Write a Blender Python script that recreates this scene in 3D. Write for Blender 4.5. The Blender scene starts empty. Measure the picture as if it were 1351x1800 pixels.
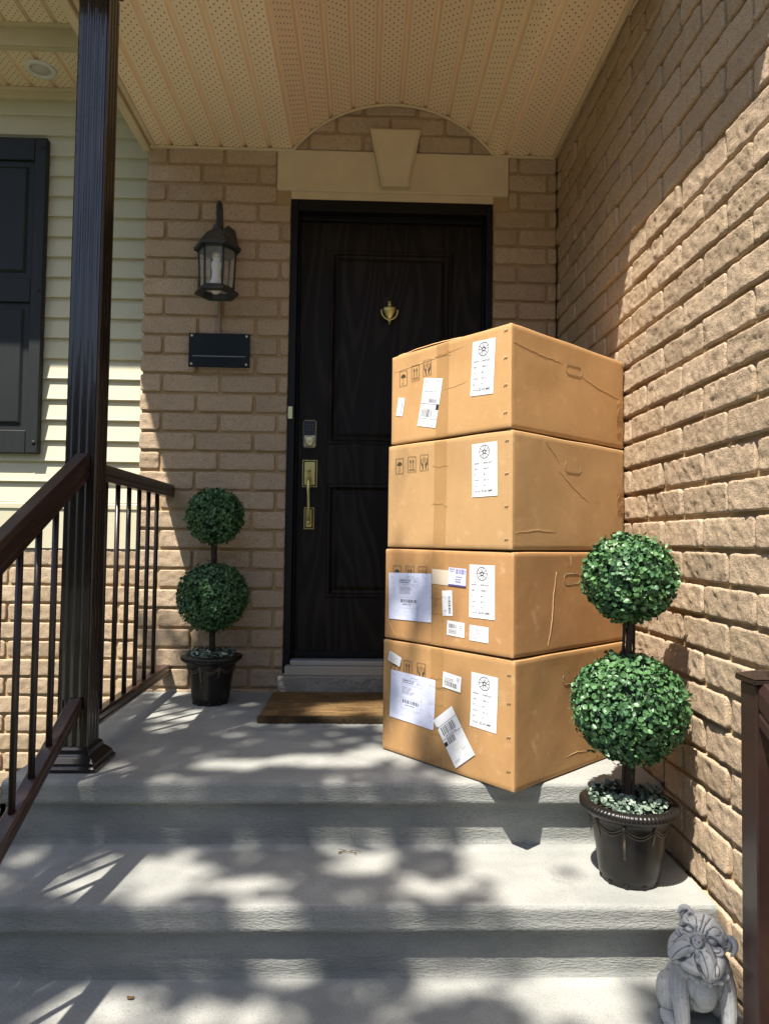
import bpy, math, random
import numpy as np
from mathutils import Vector, Matrix
S = bpy.context.scene
random.seed(5); RNG = np.random.default_rng(5)
# ------------------------------------------------------------------ camera
cd = bpy.data.cameras.new("camera"); cam = bpy.data.objects.new("camera", cd)
S.collection.objects.link(cam); S.camera = cam
Dv = Vector((-36, 48, 1225)).normalized(); Xv = Vector((41700, 592, 1225)); Xv = (Xv - Dv * Xv.dot(Dv)).normalized()
Zv = Xv.cross(Dv)
if Zv.y > 0: Zv = -Zv
# rows: world axes in image axes (right, down, forward); Blender camera axes are (right, up, back)
cam.matrix_world = Matrix([[a.x, -a.y, -a.z, t] for a, t in ((Xv, 0.0), (Dv, -3.25), (Zv, 0.7096))] + [[0, 0, 0, 1]])
cd.sensor_fit = 'VERTICAL'; cd.sensor_height = 24; cd.lens = 24 * 1225 / 1800
cd.clip_start = 0.02; cd.clip_end = 500
# ------------------------------------------------------------------ light
SUN = Vector((.29, .40, -1.0)).normalized()            # direction the light travels
w = bpy.data.worlds.new("World"); S.world = w; w.use_nodes = True
nt = w.node_tree; sky = nt.nodes.new('ShaderNodeTexSky'); sky.sky_type = 'NISHITA'; sky.sun_disc = False
sky.sun_elevation = math.asin(-SUN.z); sky.sun_rotation = math.atan2(-SUN.x, -SUN.y) % (2 * math.pi)
sky.air_density = 1.0; sky.dust_density = 1.6; sky.ozone_density = 1.0
nt.links.new(sky.outputs[0], nt.nodes['Background'].inputs[0]); nt.nodes['Background'].inputs[1].default_value = 0.09
sd = bpy.data.lights.new("sun", 'SUN'); sd.energy = 5.0; sd.angle = math.radians(.53); sd.color = (1, .93, .82)
so = bpy.data.objects.new("sun", sd); S.collection.objects.link(so); so.rotation_euler = SUN.to_track_quat('-Z', 'Y').to_euler()
S.view_settings.view_transform = 'Standard'; S.view_settings.look = 'None'; S.view_settings.gamma = 1
S.view_settings.exposure = 1.16
S.cycles.max_bounces = 10; S.cycles.diffuse_bounces = 8; S.cycles.transparent_max_bounces = 12
# ------------------------------------------------------------------ materials
def mat(name, col, rough=.6, metal=0., spec=.5, col2=None, nscale=8., ndet=4, nfac=.5, stretch=None, bump=None, bump2=None,
        coat=0., tint=None, spk=None, alpha=None, trans=0., sub=0.):
    m = bpy.data.materials.new(name); m.use_nodes = True; n = m.node_tree.nodes; L = m.node_tree.links.new
    b = n['Principled BSDF']; b.inputs['Roughness'].default_value = rough; b.inputs['Metallic'].default_value = metal
    b.inputs['Specular IOR Level'].default_value = spec; b.inputs['Coat Weight'].default_value = coat
    b.inputs['Base Color'].default_value = (*col, 1)
    tc = n.new('ShaderNodeTexCoord'); co = tc.outputs['Object']
    def noise(sc, det, st=None, rough_=.6):
        src = co
        if st:
            mp = n.new('ShaderNodeMapping'); mp.inputs['Scale'].default_value = st; L(co, mp.inputs[0]); src = mp.outputs[0]
        t = n.new('ShaderNodeTexNoise'); t.inputs['Scale'].default_value = sc; t.inputs['Detail'].default_value = det
        t.inputs['Roughness'].default_value = rough_; L(src, t.inputs['Vector']); return t.outputs['Fac']
    def mix(fac, a, c, mode='MIX'):
        x = n.new('ShaderNodeMix'); x.data_type = 'RGBA'; x.blend_type = mode; x.clamp_factor = True
        if isinstance(fac, float): x.inputs[0].default_value = fac
        else: L(fac, x.inputs[0])
        for i, v in ((6, a), (7, c)):
            if isinstance(v, tuple): x.inputs[i].default_value = (*v, 1)
            else: L(v, x.inputs[i])
        return x.outputs[2]
    def ramp(f, a, c):
        r = n.new('ShaderNodeMapRange'); r.inputs[1].default_value = a; r.inputs[2].default_value = c; L(f, r.inputs[0]); return r.outputs[0]
    out = col
    if tint:                                    # per-item colour stored as point attribute
        at = n.new('ShaderNodeAttribute'); at.attribute_name = 'tint'
        out = mix(at.outputs['Fac'], tint[0], tint[1])
    if col2:
        out = mix(ramp(noise(nscale, ndet, stretch), .5 - nfac / 2, .5 + nfac / 2), out, col2)
    if spk:                                     # fine speckle: (scale, colour, lo, hi)
        out = mix(ramp(noise(spk[0], 3), spk[2], spk[3]), out, spk[1])
    if not isinstance(out, tuple): L(out, b.inputs['Base Color'])
    prev = None
    for bp in (bump, bump2):
        if bp:
            bn = n.new('ShaderNodeBump'); bn.inputs['Strength'].default_value = bp[1]; bn.inputs['Distance'].default_value = bp[2]
            L(noise(bp[0], 5, bp[3] if len(bp) > 3 else None), bn.inputs['Height'])
            if prev: L(prev, bn.inputs['Normal'])
            prev = bn.outputs[0]
    if prev: L(prev, b.inputs['Normal'])
    if alpha is not None: b.inputs['Alpha'].default_value = alpha
    if trans: b.inputs['Transmission Weight'].default_value = trans
    return m
M = {}
M['brick'] = mat('brick', (.4, .3, .2), .9, spec=.2, tint=((.585, .447, .322), (.375, .28, .192)), col2=(.49, .375, .25), nscale=7, nfac=.5,
                 spk=(260, (.20, .145, .10), .54, .66), bump=(170, .8, .0045), bump2=(420, .8, .003))  # dark speckle paints the self-shadow of small pits into the brick colour
M['mortar'] = mat('mortar', (.44, .31, .17), .95, spec=.2, col2=(.36, .25, .135), nscale=20, bump=(160, .6, .002))
M['stone'] = mat('sill_stone', (.33, .31, .27), .9, col2=(.25, .24, .21), nscale=14, bump=(22, 1, .02), bump2=(90, .6, .004))
M['cast'] = mat('cast_stone', (.64, .54, .36), .85, spec=.25, col2=(.56, .46, .30), nscale=9, bump=(180, .25, .001))
M['concrete'] = mat('concrete', (.335, .34, .32), .9, spec=.25, col2=(.235, .245, .235), nscale=3.5, ndet=9, nfac=.30, spk=(300, (.15, .15, .142), .54, .72),
                    bump=(340, .8, .0018), bump2=(45, .3, .003))
M['nosing'] = mat('concrete_face', (.30, .305, .29), .95, spec=.2, col2=(.205, .218, .21), nscale=3.5, ndet=9, nfac=.32, stretch=(1, 2.5, 3), spk=(240, (.17, .17, .16), .55, .72),
                  bump=(120, 1, .0045, (.5, 1.6, 1.8)), bump2=(300, .7, .002))
M['vinyl'] = mat('vinyl_siding', (.60, .572, .42), .5, spec=.35, col2=(.56, .535, .39), nscale=3, stretch=(.5, 1, 8), bump=(40, .05, .002, (1, 1, 14)))
M['trimv'] = mat('vinyl_trim', (.66, .56, .37), .5, spec=.4, col2=(.52, .44, .28), nscale=4)
M['post'] = mat('brown_aluminium', (.008, .0065, .0065), .25, spec=.5, coat=.4, col2=(.015, .007, .0065), nscale=3, stretch=(2, 2, 20), bump=(60, .06, .001))
M['rail'] = mat('brown_composite', (.022, .0105, .0088), .36, spec=.5, coat=.2, col2=(.032, .015, .012), nscale=10, stretch=(8, 1, 8), bump=(120, .12, .001, (3, .4, 3)))
M['iron'] = mat('dark_brown_metal', (.020, .011, .009), .35, spec=.5)
M['door'] = mat('dark_door', (.0105, .0085, .0078), .5, spec=.18, col2=(.0065, .005, .005), nscale=5, stretch=(22, 1, 2.2), bump=(9, .35, .004, (26, 1, 2.0)), bump2=(30, .25, .002, (26, 1, 1.4)))
M['frame'] = mat('black_frame', (.005, .005, .0055), .5, spec=.25, bump=(25, .15, .003))
M['shutter'] = mat('shutter_vinyl', (.014, .017, .018), .5, spec=.3, col2=(.019, .021, .022), nscale=6, stretch=(6, 1, 1), bump=(40, .2, .002, (5, 1, .6)))
M['brass'] = mat('brass', (.78, .66, .26), .34, metal=.65, col2=(.62, .50, .17), nscale=25)
M['brassbright'] = mat('pale_brass', (.72, .64, .34), .35, metal=.6)
M['nickel'] = mat('satin_nickel', (.60, .57, .48), .4, metal=.6)
M['black'] = mat('black_plastic', (.008, .010, .012), .3)
M['alu'] = mat('aluminium', (.42, .43, .43), .45, metal=.8, bump=(60, .1, .001, (.2, 6, 6)))
M['wood'] = mat('pale_strip', (.42, .38, .31), .8)
M['coir'] = mat('coir', (.30, .19, .09), 1, spec=.05, col2=(.14, .085, .038), nscale=14, nfac=.25, stretch=(.6, 6, 1), bump=(330, 1, .008), bump2=(900, .6, .004))
M['coirdark'] = mat('coir_edge', (.06, .043, .025), 1, spec=.05, bump=(400, 1, .008))
M['ground'] = mat('grass_ground', (.06, .09, .03), 1, spec=.1, col2=(.10, .09, .045), nscale=4, bump=(60, 1, .03))
M['drive'] = mat('asphalt_drive', (.09, .088, .085), .95, col2=(.07, .07, .068), nscale=6, bump=(120, .6, .004))
M['pot'] = mat('pot_plastic', (.0055, .005, .005), .36, spec=.45, col2=(.012, .010, .009), nscale=10, bump=(60, .25, .003, (1, 1, .4)))
M['gold'] = mat('pot_gilding', (.17, .13, .08), .5, spec=.5, col2=(.03, .024, .018), nscale=60)
M['soil'] = mat('soil', (.03, .025, .018), 1, bump=(80, 1, .01))
M['stem'] = mat('twig_stem', (.060, .042, .030), .9, col2=(.03, .02, .014), nscale=60, bump=(200, .6, .002))
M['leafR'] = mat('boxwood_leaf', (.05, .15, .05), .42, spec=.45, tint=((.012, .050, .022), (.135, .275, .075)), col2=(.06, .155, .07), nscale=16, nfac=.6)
M['leafPale'] = mat('pale_leaf', (.3, .4, .3), .6, tint=((.035, .07, .045), (.30, .38, .30)))
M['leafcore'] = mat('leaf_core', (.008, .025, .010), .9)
M['treeleaf'] = mat('tree_leaf', (.05, .10, .03), .6, tint=((.035, .08, .02), (.08, .14, .035)))
M['bark'] = mat('bark', (.10, .075, .055), .95, col2=(.06, .045, .035), nscale=10, bump=(20, 1, .03, (3, 3, .6)))
M['white'] = mat('white_paint', (.72, .70, .66), .4)
M['lampblack'] = mat('weathered_black_metal', (.020, .021, .020), .5, spec=.5, col2=(.05, .05, .046), nscale=18, nfac=.4, bump=(80, .2, .002))
M['glass'] = mat('lantern_glass', (.9, .92, .9), .04, alpha=.16, spec=.8)
M['bulb'] = mat('bulb_plastic', (.78, .77, .74), .35)
M['lens'] = mat('lamp_lens', (.55, .53, .50), .25)
M['plaque'] = mat('plaque_acrylic', (.006, .010, .011), .35, spec=.2)
M['paper'] = mat('label_paper', (.74, .75, .78), .55, spec=.3, bump=(14, .25, .006))
M['paperblue'] = mat('pouch_paper', (.60, .64, .82), .35, spec=.4, bump=(11, .5, .012))
M['tapewhite'] = mat('paper_tape', (.62, .52, .40), .6)
M['ink'] = mat('ink', (.015, .014, .016), .6)
M['inkgrey'] = mat('faded_ink', (.25, .25, .27), .6)
M['inkpurple'] = mat('purple_ink', (.09, .06, .22), .6)
M['inkbrown'] = mat('box_print', (.060, .045, .022), .7)
M['tape'] = mat('packing_tape', (.52, .31, .12), .22, spec=.6, alpha=.38, bump=(30, .5, .004, (6, 6, 1)))
M['steel'] = mat('staple_steel', (.5, .46, .40), .4, metal=1)
M['statue'] = mat('grey_stone_paint', (.50, .505, .505), .8, spec=.2, col2=(.36, .37, .375), nscale=12, nfac=.35, bump=(130, .45, .0018), spk=(60, (.22, .22, .23), .60, .8))
def cardboard(name, a, c):
    return mat(name, a, .82, spec=.2, col2=c, nscale=6, ndet=6, nfac=.35, stretch=(1.5, 1.5, .8), spk=(420, tuple(v * .80 for v in a), .45, .7), bump=(9, .25, .006), bump2=(200, .35, .0012, (3, 3, .12)))
M['card1'] = cardboard('cardboard_a', (.45, .262, .112), (.37, .208, .085))
M['card2'] = cardboard('cardboard_b', (.46, .255, .108), (.37, .198, .082))
M['card3'] = cardboard('cardboard_c', (.50, .31, .145), (.42, .255, .115))
M['card4'] = cardboard('cardboard_d', (.56, .33, .145), (.47, .268, .112))
for k_ in ('concrete', 'nosing'):                                # hairline cracks and damp stains
    nt_ = M[k_].node_tree; tc_ = nt_.nodes.new('ShaderNodeTexCoord'); n1_ = nt_.nodes.new('ShaderNodeTexNoise'); n1_.inputs['Scale'].default_value = 7; n1_.inputs['Detail'].default_value = 6; nt_.links.new(tc_.outputs['Object'], n1_.inputs['Vector'])
    vm = nt_.nodes.new('ShaderNodeVectorMath'); vm.operation = 'MULTIPLY_ADD'; vm.inputs[1].default_value = (.22, .22, .22); nt_.links.new(n1_.outputs['Color'], vm.inputs[0]); nt_.links.new(tc_.outputs['Object'], vm.inputs[2])
    vo = nt_.nodes.new('ShaderNodeTexVoronoi'); vo.feature = 'DISTANCE_TO_EDGE'; vo.inputs['Scale'].default_value = 1.6; nt_.links.new(vm.outputs[0], vo.inputs['Vector'])
    cr = nt_.nodes.new('ShaderNodeMapRange'); cr.inputs[1].default_value = .0035; cr.inputs[2].default_value = .0010; nt_.links.new(vo.outputs[0], cr.inputs[0])
    n2_ = nt_.nodes.new('ShaderNodeTexNoise'); n2_.inputs['Scale'].default_value = 2.3; nt_.links.new(tc_.outputs['Object'], n2_.inputs['Vector']); mk = nt_.nodes.new('ShaderNodeMapRange'); mk.inputs[1].default_value = .62; mk.inputs[2].default_value = .70; nt_.links.new(n2_.outputs['Fac'], mk.inputs[0])
    ml = nt_.nodes.new('ShaderNodeMath'); ml.operation = 'MULTIPLY'; nt_.links.new(cr.outputs[0], ml.inputs[0]); nt_.links.new(mk.outputs[0], ml.inputs[1])
    mx = nt_.nodes.new('ShaderNodeMix'); mx.data_type = 'RGBA'; mx.inputs[7].default_value = (.12, .118, .105, 1); bs_ = nt_.nodes['Principled BSDF']; sr_ = bs_.inputs['Base Color'].links[0].from_socket; nt_.links.new(ml.outputs[0], mx.inputs[0]); nt_.links.new(sr_, mx.inputs[6]); nt_.links.new(mx.outputs[2], bs_.inputs['Base Color'])
for k_ in ('card1', 'card2', 'card3', 'card4'):                  # rubbed, paler board on the folds and corners
    nt_ = M[k_].node_tree; ge = nt_.nodes.new('ShaderNodeNewGeometry'); mr = nt_.nodes.new('ShaderNodeMapRange'); mr.inputs[1].default_value = .53; mr.inputs[2].default_value = .60
    nt_.links.new(ge.outputs['Pointiness'], mr.inputs[0]); mx = nt_.nodes.new('ShaderNodeMix'); mx.data_type = 'RGBA'; bs_ = nt_.nodes['Principled BSDF']; sr_ = bs_.inputs['Base Color'].links[0].from_socket
    ns = nt_.nodes.new('ShaderNodeTexNoise'); ns.inputs['Scale'].default_value = 28; ns.inputs['Detail'].default_value = 6; tc_ = nt_.nodes.new('ShaderNodeTexCoord'); nt_.links.new(tc_.outputs['Object'], ns.inputs['Vector'])
    r2 = nt_.nodes.new('ShaderNodeMapRange'); r2.inputs[1].default_value = .60; r2.inputs[2].default_value = .80; r2.inputs[4].default_value = .45; nt_.links.new(ns.outputs['Fac'], r2.inputs[0])
    ad = nt_.nodes.new('ShaderNodeMath'); ad.operation = 'MAXIMUM'; nt_.links.new(mr.outputs[0], ad.inputs[0]); nt_.links.new(r2.outputs[0], ad.inputs[1])
    mx.inputs[7].default_value = (.62, .44, .25, 1); nt_.links.new(ad.outputs[0], mx.inputs[0]); nt_.links.new(sr_, mx.inputs[6]); nt_.links.new(mx.outputs[2], bs_.inputs['Base Color'])
def soffit_mat():
    m = mat('vented_soffit', (.86, .695, .48), .5, spec=.35); n = m.node_tree.nodes; L = m.node_tree.links.new; b = n['Principled BSDF']
    uv = n.new('ShaderNodeUVMap'); uv.uv_map = 'UVMap'; sp = n.new('ShaderNodeSeparateXYZ'); L(uv.outputs[0], sp.inputs[0])
    def ma(op, a, c=None, d=None):
        x = n.new('ShaderNodeMath'); x.operation = op
        for i, v in enumerate((a, c, d)):
            if v is None: continue
            if isinstance(v, (int, float)): x.inputs[i].default_value = v
            else: L(v, x.inputs[i])
        return x.outputs[0]
    u = ma('FRACT', sp.outputs[0]); v = sp.outputs[1]          # u counts panels, v in metres
    k = ma('MULTIPLY', ma('SUBTRACT', u, .26), 5 / .70); cidx = ma('FLOOR', k)
    inside = ma('MULTIPLY', ma('GREATER_THAN', k, 0), ma('LESS_THAN', k, 5))
    fu = ma('SUBTRACT', ma('SUBTRACT', k, cidx), .5); par = ma('FRACT', ma('MULTIPLY', cidx, .5))
    fv = ma('SUBTRACT', ma('FRACT', ma('ADD', ma('MULTIPLY', v, 1 / .032), par)), .5)
    d = ma('ADD', ma('POWER', ma('MULTIPLY', fu, .0165), 2), ma('POWER', ma('MULTIPLY', fv, .032 * .62), 2))
    hole = ma('MULTIPLY', ma('LESS_THAN', d, .0027 ** 2), inside)
    x = n.new('ShaderNodeMix'); x.data_type = 'RGBA'; x.inputs[6].default_value = (.86, .695, .48, 1); x.inputs[7].default_value = (.17, .10, .05, 1)
    L(hole, x.inputs[0]); L(x.outputs[2], b.inputs['Base Color']); return m
M['soffit'] = soffit_mat()
# ------------------------------------------------------------------ mesh helpers
def tagged(o, label=None, cat=None, group=None, kind=None):
    for k, v in (('label', label), ('category', cat), ('group', group), ('kind', kind)):
        if v: o[k] = v
    return o
def thing(name, loc, label, cat, group=None, rz=0, kind=None):
    o = bpy.data.objects.new(name, None); S.collection.objects.link(o); o.location = loc; o.rotation_euler = (0, 0, rz)
    o.empty_display_size = .05
    return tagged(o, label, cat, group, kind)
def wloc(o):
    v = Vector((0, 0, 0))
    while o: v += o.location; o = o.parent
    return v
class MB:
    def __init__(s): s.v = []; s.f = []; s.m = []; s.t = None; s.sm = []
    def add(s, vs, fs, mi=0, smooth=False):
        b = len(s.v); s.v += [tuple(p) for p in vs]; s.f += [tuple(b + i for i in f) for f in fs]; s.m += [mi] * len(fs); s.sm += [smooth] * len(fs); return s
    def box(s, x0, x1, y0, y1, z0, z1, mi=0, c=0.0):
        if x0 > x1: x0, x1 = x1, x0
        if y0 > y1: y0, y1 = y1, y0
        if z0 > z1: z0, z1 = z1, z0
        if c <= 0:
            vs = [(x, y, z) for x in (x0, x1) for y in (y0, y1) for z in (z0, z1)]
            return s.add(vs, [(0, 1, 3, 2), (4, 6, 7, 5), (0, 4, 5, 1), (2, 3, 7, 6), (0, 2, 6, 4), (1, 5, 7, 3)], mi)
        c = min(c, (x1 - x0) * .45, (y1 - y0) * .45, (z1 - z0) * .45)
        vs = []
        for z, q in ((z0, c), (z0 + c, 0), (z1 - c, 0), (z1, c)):
            r = [(x0 + q + (c if not q else 0), y0 + q), (x1 - q - (c if not q else 0), y0 + q), (x1 - q, y0 + q + (c if not q else 0)), (x1 - q, y1 - q - (c if not q else 0)),
                 (x1 - q - (c if not q else 0), y1 - q), (x0 + q + (c if not q else 0), y1 - q), (x0 + q, y1 - q - (c if not q else 0)), (x0 + q, y0 + q + (c if not q else 0))]
            vs += [(a, b_, z) for a, b_ in r]
        fs = [tuple(range(7, -1, -1)), tuple(range(24, 32))]
        for k in range(3):
            for i in range(8): fs.append((k * 8 + i, k * 8 + (i + 1) % 8, (k + 1) * 8 + (i + 1) % 8, (k + 1) * 8 + i))
        return s.add(vs, fs, mi)
    def loft(s, rings, mi=0, smooth=True, cap=True, close=True):
        n = len(rings[0]); vs = [p for r in rings for p in r]; fs = []
        for k in range(len(rings) - 1):
            for i in range(n if close else n - 1):
                fs.append((k * n + i, k * n + (i + 1) % n, (k + 1) * n + (i + 1) % n, (k + 1) * n + i))
        if cap and close: fs += [tuple(range(n - 1, -1, -1)), tuple((len(rings) - 1) * n + i for i in range(n))]
        return s.add(vs, fs, mi, smooth)
    def tube(s, pts, r, n=10, mi=0, smooth=True):
        pts = [Vector(p) for p in pts]; rs = r if isinstance(r, (list, tuple)) else [r] * len(pts); rings = []; prev = None
        for i, p in enumerate(pts):
            d = (pts[min(i + 1, len(pts) - 1)] - pts[max(i - 1, 0)]).normalized()
            a = d.orthogonal().normalized() if prev is None else (prev - d * prev.dot(d)).normalized()
            prev = a; b = d.cross(a)
            rings.append([p + (a * math.cos(t) + b * math.sin(t)) * rs[i] for t in [2 * math.pi * k / n for k in range(n)]])
        return s.loft(rings, mi, smooth)
    def lathe(s, prof, c=(0, 0, 0), n=40, mi=0, smooth=True, fn=None):
        rings = []
        for r, z in prof:
            ring = []
            for k in range(n):
                t = 2 * math.pi * k / n; rr = r + (fn(t, r, z) if fn else 0); ring.append((c[0] + rr * math.cos(t), c[1] + rr * math.sin(t), c[2] + z))
            rings.append(ring)
        return s.loft(rings, mi, smooth)
    def extrude(s, poly, axis, a0, a1, mi=0, smooth=False):
        """poly: 2D points in the two other axes (in xyz order)"""
        def P(p, a): q = list(p); q.insert(axis, a); return tuple(q)
        n = len(poly); vs = [P(p, a0) for p in poly] + [P(p, a1) for p in poly]
        fs = [tuple(range(n - 1, -1, -1)), tuple(range(n, 2 * n))] + [(i, (i + 1) % n, n + (i + 1) % n, n + i) for i in range(n)]
        s.add(vs, fs[:2], mi); b = len(s.v) - 2 * n
        s.f += [tuple(b + i for i in f) for f in fs[2:]]; s.m += [mi] * n; s.sm += [smooth] * n; return s
    def ball(s, c, r, nu=16, nv=10, mi=0, sq=(1, 1, 1)):
        rings = []
        for j in range(nv + 1):
            ph = math.pi * j / nv; rr = max(math.sin(ph), 1e-3)
            rings.append([(c[0] + r * sq[0] * rr * math.cos(t), c[1] + r * sq[1] * rr * math.sin(t), c[2] - r * sq[2] * math.cos(ph)) for t in [2 * math.pi * k / nu for k in range(nu)]])
        return s.loft(rings, mi, True)
    def grid(s, nu, nv, fn, mi=0, smooth=True):
        vs = [fn(i / nu, j / nv) for j in range(nv + 1) for i in range(nu + 1)]
        fs = [(j * (nu + 1) + i, j * (nu + 1) + i + 1, (j + 1) * (nu + 1) + i + 1, (j + 1) * (nu + 1) + i) for j in range(nv) for i in range(nu)]
        return s.add(vs, fs, mi, smooth)
    def build(s, name, mats, parent=None, local=False, bevel=0, tint=None):
        if not isinstance(mats, (list, tuple)): mats = [mats]
        me = bpy.data.meshes.new(name); off = Vector((0, 0, 0)) if (local or parent is None) else wloc(parent)
        vs = [(p[0] - off.x, p[1] - off.y, p[2] - off.z) for p in s.v] if off.length else s.v
        me.from_pydata(vs, [], s.f)
        for mm in mats: me.materials.append(M[mm] if isinstance(mm, str) else mm)
        me.polygons.foreach_set('material_index', s.m); me.polygons.foreach_set('use_smooth', s.sm)
        if tint is not None:
            a = me.attributes.new('tint', 'FLOAT', 'POINT'); a.data.foreach_set('value', list(tint))
        me.update()
        o = bpy.data.objects.new(name, me); S.collection.objects.link(o); o.parent = parent
        if bevel:
            b = o.modifiers.new('bevel', 'BEVEL'); b.width = bevel; b.segments = 2; b.limit_method = 'ANGLE'; b.angle_limit = math.radians(40)
        return o
# value noise in numpy
_P = np.random.default_rng(11).random((64, 64, 64))
def vnoise(p):
    p = np.asarray(p, float); i = np.floor(p).astype(int); f = p - i; f = f * f * (3 - 2 * f); r = 0
    for dx in (0, 1):
        for dy in (0, 1):
            for dz in (0, 1):
                wgt = (f[..., 0] if dx else 1 - f[..., 0]) * (f[..., 1] if dy else 1 - f[..., 1]) * (f[..., 2] if dz else 1 - f[..., 2])
                r = r + wgt * _P[(i[..., 0] + dx) % 64, (i[..., 1] + dy) % 64, (i[..., 2] + dz) % 64]
    return r * 2 - 1
def fbm(p, o=3):
    p = np.asarray(p, float); r = 0; a = 1
    for k in range(o): r = r + a * vnoise(p * 2 ** k + 17.3 * k); a *= .5
    return r
# ------------------------------------------------------------------ brickwork
def brickwork(name, mapf, ztop, course, nrows, perps, pitch, spans, parent, res=.0085, amp=.0024, joint=.012, seed=0, depth=.013):
    """mapf(u, v, w) -> xyz arrays; spans(z0,z1) -> u intervals to fill; perps = (u of a joint in even rows, in odd rows)"""
    rg = np.random.default_rng(seed); V = []; F = []; T = []; nb = 0
    for r in range(nrows):
        z1 = ztop - r * course - joint / 2; z0 = z1 - course + joint; ph = perps[r % 2]
        for (a, b) in spans(z0, z1):
            k0 = math.floor((a - ph) / pitch)
            k = k0
            while ph + k * pitch < b:
                u0 = max(ph + k * pitch + joint / 2, a); u1 = min(ph + (k + 1) * pitch - joint / 2, b); k += 1
                if u1 - u0 < .02: continue
                j = rg.normal(0, .0013, 4); L = u1 - u0; H = z1 - z0
                e = .0022
                nu = max(2, int(L / res)); nv = max(2, int(H / res))
                us = np.concatenate([[0, 0, e], np.linspace(e * 3, L - e * 3, nu), [L - e, L, L]]); vs = np.concatenate([[0, 0, e], np.linspace(e * 3, H - e * 3, nv), [H - e, H, H]])
                eu = np.ones(len(us)); eu[[0, -1]] = 0; eu[[1, -2]] = .70; eu[[2, -3]] = .96
                ev = np.ones(len(vs)); ev[[0, -1]] = 0; ev[[1, -2]] = .70; ev[[2, -3]] = .96
                U, Vv = np.meshgrid(us, vs); E = np.minimum.outer(ev, eu)
                cu, cv = U - L / 2, Vv - H / 2                       # knock the corners off
                rad = np.clip((np.abs(cu) - (L / 2 - .009)) / .009, 0, 1) * np.clip((np.abs(cv) - (H / 2 - .009)) / .009, 0, 1)
                U = U - np.sign(cu) * rad * .004; Vv = Vv - np.sign(cv) * rad * .004
                o = rg.random(3) * 50; P = np.stack([U * 42 + o[0], Vv * 42 + o[1], np.full_like(U, o[2])], -1)
                edge = np.minimum(E, 1)
                hgt = -depth * 1.2 * (1 - edge) + edge * (fbm(P, 3) * amp + vnoise(P * 4.5) * amp * .5) + rg.normal(0, .0016) + (j[0] * cu / L + j[1] * cv / H) * 2
                wob = vnoise(np.stack([U * 70 + o[1], Vv * 40 + o[0], np.full_like(U, o[2] + 3)], -1)) * .0016
                X = mapf(u0 + U + wob * (E < 1), z0 + Vv + wob * (E < 1), hgt)
                base = nb; n_u, n_v = len(us), len(vs)
                V.append(X.reshape(-1, 3)); nb += n_u * n_v; T.append(np.full(n_u * n_v, np.clip(rg.random() + rg.normal(0, .1), 0, 1)))
                I = np.arange(n_u * n_v).reshape(n_v, n_u) + base
                F.append(np.stack([I[:-1, :-1], I[:-1, 1:], I[1:, 1:], I[1:, :-1]], -1).reshape(-1, 4))
    V = np.concatenate(V); F = np.concatenate(F); T = np.concatenate(T)
    me = bpy.data.meshes.new(name); off = np.array(wloc(parent)); V = V - off
    me.vertices.add(len(V)); me.vertices.foreach_set('co', V.ravel()); me.loops.add(F.size); me.loops.foreach_set('vertex_index', F.ravel().astype(np.int32))
    me.polygons.add(len(F)); me.polygons.foreach_set('loop_start', np.arange(0, F.size, 4, dtype=np.int32)); me.polygons.foreach_set('loop_total', np.full(len(F), 4, np.int32))
    me.polygons.foreach_set('use_smooth', np.ones(len(F), bool)); me.update(calc_edges=True)
    a = me.attributes.new('tint', 'FLOAT', 'POINT'); a.data.foreach_set('value', T.astype(np.float32)); me.materials.append(M['brick'])
    o = bpy.data.objects.new(name, me); S.collection.objects.link(o); o.parent = parent; return o
XR = .899; ZS = 2.551; CX = .117; AH = .479
def arc_z(x):                                     # height of the ceiling at x: flat with a shallow vault over the door
    d = abs(x - CX)
    if d >= AH: return ZS
    R = (AH ** 2 + .236 ** 2) / (2 * .236); return ZS + .236 - R + math.sqrt(R * R - d * d)
# door wall
fw = thing('brick_wall', (0, 0, 0), 'shaded front wall of tan rough-faced brick around the dark door', 'wall')
mp_front = lambda u, v, w_: np.stack([u, -w_, v], -1)
def sp_left(z0, z1): return [(-1.045 + .006 * math.sin(z0 * 71), -.367 if z1 < 2.36 else -.437)]
def sp_right(z0, z1):
    return [(.594 if z1 < 2.36 else .668, XR - .002)]
def sp_arch(z0, z1):
    zm = min(z0 + .01, 2.78)
    if zm >= ZS + .23: return []
    R = (AH ** 2 + .236 ** 2) / (2 * .236); h = zm - (ZS + .236 - R); d = math.sqrt(max(R * R - h * h, 0)); return [(CX - d - .03, CX + d + .03)]
brickwork('brickwork', mp_front, 2.472 + .0909, .0909, 31, (-.950, -.79), .268, sp_left, fw, seed=1)
brickwork('brickwork', mp_front, 2.469 + .0888, .0888, 31, (.715, .855), .258, sp_right, fw, seed=2)
brickwork('brickwork', mp_front, 2.730 + .0888, .0888, 3, (-.03, .10), .258, sp_arch, fw, seed=3)
b = MB(); b.box(-1.043, -.368, .0118, .25, -.9, 3.1); b.box(.595, XR - .003, .0120, .25, -.9, 3.1); b.box(-.368, .595, .0122, .25, 2.322, 3.1); b.box(-.368, .595, .03, .25, -.9, .012)
b.build('mortar', 'mortar', fw)
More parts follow.
